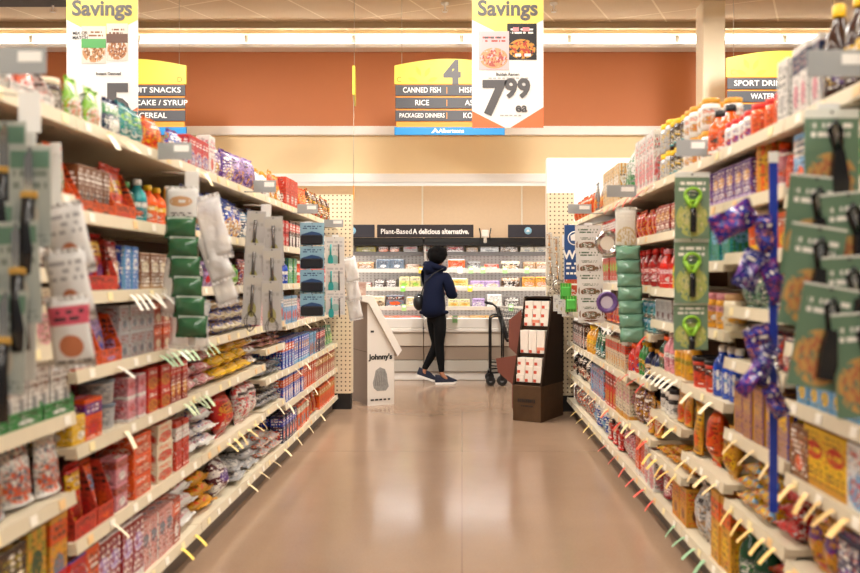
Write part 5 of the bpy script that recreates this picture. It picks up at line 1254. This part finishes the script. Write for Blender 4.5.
# ================================================================= CARDBOARD DISPLAYS
cardw = mat('display_white_card', 'd6cec4', .6); cardg = mat('display_grey_card', 'a2948a', .65)
t = thing('cardboard_display', 'white cardboard floor display with blackletter name and grey engraving', 'display', (-.915, 8.10, 0), R(25))
W, D = .275, .50
bm = bmesh.new(); prism(bm, [(0, 0), (W, 0), (W, .53), (.0, 1.0)], 0, .004, 'y'); prism(bm, [(0, 0), (W, 0), (W, .53), (.0, 1.0)], D - .004, D, 'y'); obj('side_panel', bm, cardw, t)
bm = bmesh.new(); box(bm, -.004, 0, 0, D, 0, 1.0); sp_ = obj('back_panel', bm, cardg, t)
bm = bmesh.new(); box(bm, -.006, -.004, 0, D, .52, .525); obj('fold_line', bm, mat('fold_dark', '6f645c', .7), sp_)
bm = bmesh.new(); box(bm, W - .004, W, 0, D, 0, .53); obj('front_panel', bm, cardw, t)
bm = bmesh.new(); prism(bm, [(-.07, 1.07), (.045, 1.07), (.345, .53), (.30, .47), (.275, .52), (.0, 1.0), (-.07, 1.02)], -.03, D + .02, 'y'); obj('slanted_lid', bm, mat('display_lid_card', 'dcd4ca', .6), t)
bm = bmesh.new(); box(bm, -.12, .0, .05, D - .02, 1.07, 1.20); obj('header_card', bm, art('c8a898', 'b08070', 'd8c0b0', 'E'), t)
for s in (0,):
    letter("Johnny's", .07, mat('print_black', '1c1a18', .6), t, (W / 2 - .003, -.002, .47), 'name_lettering', bold=.045, fit=.245)
    print_bars(t, mat('print_black', '1c1a18', .6), .03, .25, .055, .016, 5); print_bars(t, mat('print_black', '1c1a18', .6), .03, .07, .72, .02, 1)
bm = bmesh.new(); prism(bm, [(W / 2 + a, b) for a, b in ((-.075, .17), (-.04, .14), (.05, .14), (.08, .18), (.07, .22), (.06, .30), (.04, .35), (-.01, .37), (-.055, .34), (-.07, .27), (-.085, .22))], -.002, -.0003, 'y')
en = obj('engraving', bm, mat('print_grey', '8a8782', .7, var=.35, vscale=40), t)
bm = bmesh.new()
for k in range(6): tube(bm, [(W / 2 - .06 + .02 * k, -.0025, .19), (W / 2 - .05 + .018 * k, -.0025, .26), (W / 2 - .035 + .014 * k, -.0025, .335)], .0015, 4)
obj('engraving_lines', bm, mat('print_dark_grey', '4f4c48', .7), en)

dk = mat('display_dark_brown', '2a1c12', .8, spec=.15, var=.15, vscale=12); dkf = mat('display_brown_print', '503a26', .75, spec=.2, var=.2, vscale=15); redb = mat('display_red_brown', '6e3a2c', .6)
t = thing('cardboard_display', 'dark brown slanted floor display holding white boxes by right shelving', 'display', (.443, 7.295, 0), R(-30))
W, D = .27, .48
bm = bmesh.new(); box(bm, 0, W, 0, D, 0, .31, bev=.003); bs_ = obj('base_box', bm, dkf, t)
pf = mat('print_faint_brown', '1c120a', .6)
print_bars(bs_, pf, .05, .22, .18, .03, 9, 'faint_print'); print_bars(bs_, pf, .08, .20, .135, .012, 6, 'faint_print')
prof = [(0, .31), (D, .31), (D, 1.06), (.27, 1.08), (.24, 1.06)]
bm = bmesh.new(); prism(bm, prof, W - .012, W + .004, 'x'); prism(bm, prof, -.004, .012, 'x'); obj('side_wall', bm, dk, t)
bm = bmesh.new(); box(bm, .013, W - .013, D - .01, D - .001, .31, 1.06); box(bm, -.004, W + .004, .24, D, 1.06, 1.075); obj('rear_wall', bm, dk, t)
tiers = [(.33, .02), (.575, .10), (.81, .175)]
for z, y in tiers:
    bm = bmesh.new(); box(bm, .013, W - .013, y, D - .012, z - .008, z); box(bm, .013, W - .013, y, y + .004, z - .02, z + .008); obj('tier_shelf', bm, dk, t)
for s, pts in ((0, [(-.004, .26), (-.20, .40), (-.22, .52), (-.004, .56)]), (1, [(-.004, .52), (-.13, .62), (-.13, .86), (-.004, .96)])):
    bm = bmesh.new(); prism(bm, pts, .10 + .08 * s, .105 + .08 * s, 'y'); obj('side_flap', bm, redb, t)
bm = bmesh.new(); box(bm, -.012, -.005, .01, .12, .10, .34); obj('red_edge_strip', bm, redb, t)
rr = Matrix.Rotation(R(-30), 4, 'Z')
for ti, (z, y) in enumerate(tiers):
    for c in range(3):
        w = (W - .032) / 3
        for layer in range((3, 1, 3)[ti] if ti != 1 else 1):
            hgt = (.070, .205, .074)[ti]
            p = rr @ Vector((.016 + w * (c + .5), y + .012 + .012 * layer, 0)) + Vector((.443, 7.295, z + .0008 + layer * (hgt + .002)))
            bt = thing('seasoning_box', 'white box with red mark, %s tier, %s column%s of brown display' % (('bottom', 'middle', 'top')[ti], ('left', 'middle', 'right')[c], ('', ', ' + ('lowest', 'middle', 'topmost')[layer])[ti != 1]), 'box', p, R(-30), 'white boxes in the brown display')
            bm = bmesh.new(); box(bm, -w / 2 + .002, w / 2 - .002, 0, .10, 0, hgt, bev=.002); obj('carton_body', bm, mat('box_warm_white', 'e2d8cc', .5), bt)
            bm = bmesh.new(); box(bm, -w / 2 + .006, -w / 2 + .034, -.001, 0, .008, .034, bev=0); obj('red_mark', bm, mat('box_red_mark', 'c04a34', .5), bt)
            if c == 2 and ti == 1 or ti == 2 and c == 1 and layer == 0:
                bm = bmesh.new(); box(bm, -w / 2 + .003, w / 2 - .003, -.0015, -.001, .035, .06); obj('salmon_band', bm, mat('box_salmon', 'dc8a70', .5), bt)

# ================================================================= SHOPPING CART
km = mat('cart_black_metal', '18181a', .35, .3); rub = mat('wheel_rubber', '1c1c1c', .6)
t = thing('shopping_cart', 'small black wire shopping cart standing beside the brown display', 'shopping cart', (.36, 9.62, 0), 0)
bm = bmesh.new()
for y in (0, .42):
    tube(bm, [(-.03, y, .09), (-.03, y, .74), (-.025, y, .78), (.02, y, .80), (.10, y, .80)], .011, 8)
    tube(bm, [(.115, y, .10), (.115, y, .58), (.10, y, .80)], .009, 8)
    tube(bm, [(-.03, y, .145), (.60, y, .19)], .010, 8)
    tube(bm, [(.60, y, .19), (.60, y, .09)], .010, 8)
    tube(bm, [(-.03, y, .23), (.12, y, .22), (.55, y, .22)], .008, 8)
tube(bm, [(-.03, 0, .145), (-.03, .42, .145)], .009, 8); tube(bm, [(.58, 0, .19), (.58, .42, .19)], .009, 8)
obj('frame', bm, km, t)
bm = bmesh.new(); tube(bm, [(-.08, -.03, .955), (-.08, .45, .955)], .016, 10); 
for y in (0, .42): tube(bm, [(-.08, y, .95), (.0, y, .935), (.04, y, .90)], .012, 8)
obj('handle', bm, mat('cart_handle', '111113', .4), t)
bm = bmesh.new()
def wires(a, b, c, d, n, m, r=.003):
    a, b, c, d = map(Vector, (a, b, c, d))      # corners in order
    for i in range(n + 1): tube(bm, [a.lerp(b, i / n), d.lerp(c, i / n)], r, 5)
    for i in range(m + 1): tube(bm, [a.lerp(d, i / m), b.lerp(c, i / m)], r, 5)
A0, A1 = (.04, 0, .90), (.04, .42, .90); B0, B1 = (.16, .02, .50), (.16, .40, .50); E0, E1 = (.75, .05, .82), (.75, .37, .82); F0, F1 = (.70, .06, .56), (.70, .36, .56)
wires(A0, E0, F0, B0, 16, 8); wires(A1, E1, F1, B1, 16, 8); wires(E0, E1, F1, F0, 8, 7); wires(B0, B1, F1, F0, 8, 12)
obj('wire_basket', bm, km, t)
bm = bmesh.new(); wires(A0, A1, B1, B0, 9, 8, .004); tube(bm, [A0, A1], .009, 8); tube(bm, [A0, B0], .008, 8); tube(bm, [A1, B1], .008, 8); obj('rear_gate', bm, km, t)
bm = bmesh.new(); prism(bm, [(.045, .90), (.075, .90), (.175, .56), (.15, .52)], .03, .034, 'y'); obj('child_seat_panel', bm, mat('cart_panel', '222226', .5), t)
for (x, y, r) in ((-.03, 0, .055), (.10, -.02, .06), (-.03, .42, .055), (.58, .42, .055), (.58, 0, .055)):
    bm = bmesh.new(); lathe(bm, [(r * .5, -.014), (r * .92, -.014), (r, -.008), (r, .008), (r * .92, .014), (r * .5, .014)], 20)
    for v in bm.verts: v.co = Vector((v.co.x + x, v.co.z + y, v.co.y + r))
    wh = obj('caster_wheel', bm, rub, t)
    bm = bmesh.new(); lathe(bm, [(r * .35, -.017), (r * .35, .017)], 12)
    for v in bm.verts: v.co = Vector((v.co.x + x, v.co.z + y, v.co.y + r))
    obj('hub', bm, mat('hub_grey', '8c8c8c', .3, .5), wh)
    bm = bmesh.new(); prism(bm, [(x - .018, r), (x + .018, r), (x + .025, r * 2 + .025), (x - .025, r * 2 + .025)], y - .022, y - .018, 'y'); prism(bm, [(x - .018, r), (x + .018, r), (x + .025, r * 2 + .025), (x - .025, r * 2 + .025)], y + .018, y + .022, 'y'); box(bm, x - .025, x + .025, y - .022, y + .022, r * 2 + .018, r * 2 + .026)
    obj('caster_fork', bm, km, wh)

# ================================================================= THE SHOPPER
def skin(name, verts, edges, radii, m, parent, sub=2, root=0):
    me = bpy.data.meshes.new(name + '_skeleton'); me.from_pydata(verts, edges, [])
    o = bpy.data.objects.new(name, me); C.objects.link(o)
    md = o.modifiers.new('Skin', 'SKIN'); md.use_smooth_shade = True; md.branch_smoothing = .6
    sv = me.skin_vertices[0].data if me.skin_vertices else None
    if sv is None:
        b = bmesh.new(); b.from_mesh(me); b.verts.layers.skin.verify(); b.to_mesh(me); b.free(); sv = me.skin_vertices[0].data
    for i, r in enumerate(radii):
        sv[i].radius = r if isinstance(r, tuple) else (r, r); sv[i].use_root = (i == root)
    s = o.modifiers.new('Sub', 'SUBSURF'); s.levels = sub; s.render_levels = sub
    bpy.context.view_layer.update()
    nm = bpy.data.meshes.new_from_object(o.evaluated_get(bpy.context.evaluated_depsgraph_get()))
    bpy.data.objects.remove(o); nm.materials.clear(); nm.materials.append(m)
    for p in nm.polygons: p.use_smooth = True
    return link(name, nm, parent)
class Sk:
    def __init__(s): s.v = []; s.e = []; s.r = []
    def add(s, p, r, frm=None):
        s.v.append(p); s.r.append(r); i = len(s.v) - 1
        if frm is not None: s.e.append((frm, i))
        return i
    def chain(s, pts, frm):
        for p, r in pts: frm = s.add(p, r, frm)
        return frm
skinm = mat('skin', 'a9755a', .5); hood = mat('navy_hoodie_cloth', '11172e', .9, spec=.15, bump=.3, bscale=120, var=.12); leg = mat('black_leggings_cloth', '0c0c0e', .9, spec=.15)
hairm = mat('black_curly_hair', '0a0809', .9, bump=1.0, bscale=70, spec=.15)
P = thing('person', 'person in navy hoodie and black leggings walking past the chilled cabinets', 'person', (-.30, 9.76, 0))
b = Sk()
pel = b.add((0, 0, .86), .08)
ch = b.chain([((-.005, 0, 1.02), .085), ((-.012, 0, 1.18), .10), ((-.006, 0, 1.275), .07)], pel)
nk = b.chain([((.006, 0, 1.365), .048), ((.016, .004, 1.41), .048)], ch)
hdn = b.chain([((.03, .01, 1.455), (.070, .075)), ((.034, .01, 1.515), (.082, .088)), ((.032, .008, 1.565), .06)], nk)
# right arm (near side) and left arm, forearms forward towards the cabinets, hands together
def arm(sh, el, wr, fw):
    s1 = b.add((sh[0] * .9, sh[1] * .9, sh[2] - .03), .04, ch); e = b.add(el, .038, s1); w_ = b.add(wr, .024, e)
    fwv = Vector(fw).normalized(); base = Vector(wr)
    pm = b.add(tuple(base + fwv * .05), (.030, .016), w_)
    side = fwv.cross(Vector((0, 0, 1))).normalized(); up = Vector((0, 0, 1))
    for k, L in enumerate((.062, .072, .067, .052)):
        o_ = base + fwv * .085 + up * (.027 - .018 * k)
        f0 = b.add(tuple(o_), .0095, pm); f1 = b.add(tuple(o_ + fwv * L * .5 - side * .006), .0085, f0); b.add(tuple(o_ + fwv * L * .85 - side * .026), .0075, f1)
    t0 = b.add(tuple(base + fwv * .03 + up * .030), .0105, w_); t1 = b.add(tuple(base + fwv * .06 + up * .052), .0095, t0); b.add(tuple(base + fwv * .085 + up * .055 - side * .008), .008, t1)
arm((.105, -.075, 1.27), (.165, -.045, 1.03), (.205, .13, 1.06), (.25, .9, .12))
arm((-.115, .075, 1.27), (-.05, .20, 1.03), (.13, .30, 1.06), (.7, .4, .1))
def legc(hip, kn, an, toe):
    h_ = b.add(hip, .058, pel); m_ = b.add(tuple((Vector(hip) + Vector(kn)) / 2), .052, h_); k_ = b.add(kn, .042, m_)
    c_ = b.add(tuple(Vector(kn).lerp(Vector(an), .35)), .038, k_); a_ = b.add(an, .028, c_); b.add(toe, .024, a_)
legc((.045, -.05, .80), (.035, -.02, .47), (.065, -.02, .11), (.14, .0, .045))
legc((-.045, .05, .80), (.0, .07, .46), (-.155, .06, .13), (-.09, .09, .06))
body = skin('body', b.v, b.e, b.r, skinm, P, 2)
# clothes
def clone(points, m, name, sub=2, root=0):
    k = Sk()
    for p, r, f in points: k.add(p, r, f)
    return skin(name, k.v, k.e, k.r, m, P, sub, root)
hoodie = clone([((-.025, .0, .76), (.19, .15), None), ((-.04, .0, .90), (.215, .165), 0), ((-.035, 0, 1.06), (.205, .155), 1), ((-.025, 0, 1.20), (.195, .145), 2), ((-.005, 0, 1.29), (.15, .12), 3), ((-.005, 0, 1.345), (.075, .075), 4),
    ((.105, -.075, 1.265), .10, 3), ((.155, -.075, 1.15), .074, 6), ((.175, -.05, 1.03), .066, 7), ((.205, .03, 1.035), .050, 8), ((.21, .10, 1.055), .042, 9),
    ((-.115, .075, 1.265), .10, 3), ((-.10, .15, 1.15), .062, 11), ((-.06, .20, 1.03), .055, 12), ((.04, .26, 1.04), .048, 13), ((.10, .285, 1.055), .042, 14)], hood, 'hoodie')
bm = bmesh.new()
pts = [(.02 + .105 * math.cos(R(a)) - .035, .0 + .095 * math.sin(R(a)), 1.375 + .028 * math.cos(R(a + 180))) for a in range(0, 360, 20)]
tube(bm, pts, .034, 10, closed=True); obj('hood', bm, hood, P, smooth=True)
bm = bmesh.new(); bmesh.ops.create_uvsphere(bm, u_segments=18, v_segments=12, radius=1)
for v in bm.verts: v.co = Vector((-.075 + v.co.x * .085 + .012 * math.sin(9 * v.co.z), -.02 + v.co.y * .105, 1.355 + v.co.z * .085))
obj('hood_fold', bm, hood, P, smooth=True)
bm = bmesh.new(); pts = [(-.028 + .150 * math.cos(R(a)), .118 * math.sin(R(a)), .838) for a in range(0, 360, 15)]
tube(bm, pts, .022, 8, closed=True); obj('hem_band', bm, hood, P, smooth=True)
clone([((0, 0, .93), (.12, .10), None), ((0, 0, .83), (.135, .11), 0), ((.045, -.04, .74), .092, 1), ((.042, -.035, .62), .078, 2), ((.035, -.02, .47), .058, 3), ((.045, -.022, .34), .055, 4), ((.060, -.022, .17), .036, 5), ((.063, -.021, .135), .035, 6),
       ((-.045, .04, .74), .092, 1), ((-.022, .06, .62), .078, 8), ((.0, .07, .46), .057, 9), ((-.055, .068, .33), .054, 10), ((-.135, .062, .185), .037, 11), ((-.145, .06, .16), .035, 12)], leg, 'leggings')
# hair: a lumpy cap over the head, lower at the back
bm = bmesh.new(); bmesh.ops.create_icosphere(bm, subdivisions=4, radius=1)
rh = random.Random(4); ks = [(Vector((rh.uniform(-1, 1), rh.uniform(-1, 1), rh.uniform(-1, 1))).normalized()) for _ in range(70)]
hc = Vector((.016, -.008, 1.515))
for v in bm.verts:
    n = v.co.normalized(); l = max(n.dot(q) for q in ks); f = 1 + .16 * max(0, (l - .86) / .14)
    v.co = hc + Vector((n.x * .108, n.y * .108, n.z * (.092 if n.z > 0 else .105))) * f
dele = [v for v in bm.verts if (v.co - hc).dot(Vector((.62, .62, -.48))) > .060]
bmesh.ops.delete(bm, geom=dele, context='VERTS')
obj('hair', bm, hairm, P, smooth=True)
# face on the far right side of the head
F = Vector((.72, .69, 0)).normalized(); S = Vector((F.y, -F.x, 0)); HC = Vector((.034, .01, 1.50))
def fp(f, s, z): return HC + F * f + S * s + Vector((0, 0, z))
bm = bmesh.new(); tube(bm, [fp(.078, 0, .02), fp(.092, 0, -.002), fp(.10, 0, -.014), fp(.085, 0, -.022)], .010, 8); obj('nose', bm, skinm, P)
for s in (-1, 1):
    bm = bmesh.new(); bmesh.ops.create_uvsphere(bm, u_segments=10, v_segments=8, radius=.011)
    for v in bm.verts: v.co += fp(.074, s * .03, .012)
    obj('eye', bm, mat('eye_white', 'e8e4de', .2), P)
    bm = bmesh.new(); pts = [fp(.0 + .012 * math.cos(R(a)), s * .083, -.005 + .024 * math.sin(R(a))) for a in range(0, 360, 36)]
    tube(bm, pts, .006, 6, closed=True); obj('ear', bm, skinm, P)
bm = bmesh.new(); tube(bm, [fp(.076, -.02, -.042), fp(.084, 0, -.044), fp(.076, .02, -.042)], .005, 6); obj('mouth', bm, mat('lips', '8f4a42', .5), P)
# shoes
shoem = mat('navy_sneaker', '10162c', .8, bump=.4, bscale=150); solem = mat('white_sole', 'e6e2dc', .5)
def shoe(x, y, z, ang, pitch):
    M = Matrix.Translation((x, y, z)) @ Matrix.Rotation(ang, 4, 'Z') @ Matrix.Rotation(pitch, 4, 'Y')
    out = [(-.125, 0), (-.12, .03), (-.06, .036), (.02, .040), (.08, .046), (.12, .032), (.14, .0), (.12, -.03), (.08, -.042), (.02, -.036), (-.06, -.034), (-.12, -.028)]
    bm = bmesh.new(); prism(bm, out, 0, .024, 'z')
    for v in bm.verts:
        if v.co.x > .1: v.co.z += .008
    bmesh.ops.transform(bm, matrix=M, verts=bm.verts); so = obj('sole', bm, solem, P)
    bm = bmesh.new(); rings = []
    for hh, sc_, fx in ((.024, .97, 1), (.045, .95, .98), (.062, .80, .72), (.080, .66, .40), (.098, .60, .16)):
        ring = []
        for (a, c) in out:
            ax = a if a < 0 else a * fx
            ring.append(bm.verts.new((ax * (1 if a < 0 else 1), c * sc_, hh + (.012 if a < -.1 and hh > .06 else 0))))
        rings.append(ring)
    for i in range(4):
        for k in range(12): bm.faces.new((rings[i][k], rings[i][(k + 1) % 12], rings[i + 1][(k + 1) % 12], rings[i + 1][k]))
    bm.faces.new(rings[-1])
    bmesh.ops.transform(bm, matrix=M, verts=bm.verts); obj('shoe_upper', bm, shoem, P, smooth=True)
    bm = bmesh.new()
    for q in range(4): tube(bm, [(.085 - .022 * q, -.022, .058 + .009 * q), (.085 - .022 * q, 0, .068 + .009 * q), (.085 - .022 * q, .022, .058 + .009 * q)], .003, 5)
    bmesh.ops.transform(bm, matrix=M, verts=bm.verts); obj('laces', bm, mat('lace_grey', 'b8b8c0', .6), P)
shoe(.108, .0, .0005, R(14), 0)
shoe(-.125, .075, .047, R(12), R(20))
BG = thing('shoulder_bag', 'small round black bag at the hip of the person in navy', 'bag', (-.505, 9.74, .99))
bm = bmesh.new(); bmesh.ops.create_uvsphere(bm, u_segments=20, v_segments=14, radius=1)
for v in bm.verts: v.co = Vector((v.co.x * .065, v.co.y * .10, v.co.z * .10 - .03))
obj('bag_body', bm, mat('bag_black', '121214', .55), BG, smooth=True)
bm = bmesh.new(); tube(bm, [(.03, -.04, .06), (.08, -.12, .20), (.18, -.135, .30), (.29, -.08, .36)], .007, 6); obj('strap', bm, mat('bag_black', '121214', .55), BG)
bm = bmesh.new(); tube(bm, [(-.04, -.085, .02), (.0, -.10, .035), (.04, -.085, .03)], .003, 5); obj('zip', bm, steelm, BG)

# ================================================================= LIGHT, CAMERA, EXPOSURE
w = bpy.data.worlds.new('store_world'); sc.world = w; w.use_nodes = True
w.node_tree.nodes['Background'].inputs[0].default_value = (1, .94, .86, 1); w.node_tree.nodes['Background'].inputs[1].default_value = .15
cam = bpy.data.cameras.new('camera'); co = bpy.data.objects.new('camera', cam); C.objects.link(co); sc.camera = co
co.location = (0, 0, CAMZ); co.rotation_euler = (R(90), 0, 0)
cam.sensor_width = 36; cam.lens = FPX / 860 * 36; cam.shift_x = -(VX - 430) / 860; cam.shift_y = -(286.5 - VY) / 860
cam.clip_start = .05; cam.clip_end = 60
cam.dof.use_dof = True; cam.dof.focus_distance = 8.6; cam.dof.aperture_fstop = 2.2
vs = sc.view_settings; sc.display_settings.display_device = 'sRGB'
vs.view_transform = 'Standard'; vs.look = 'None'; vs.gamma = 1; vs.use_curve_mapping = False; vs.exposure = 0.42
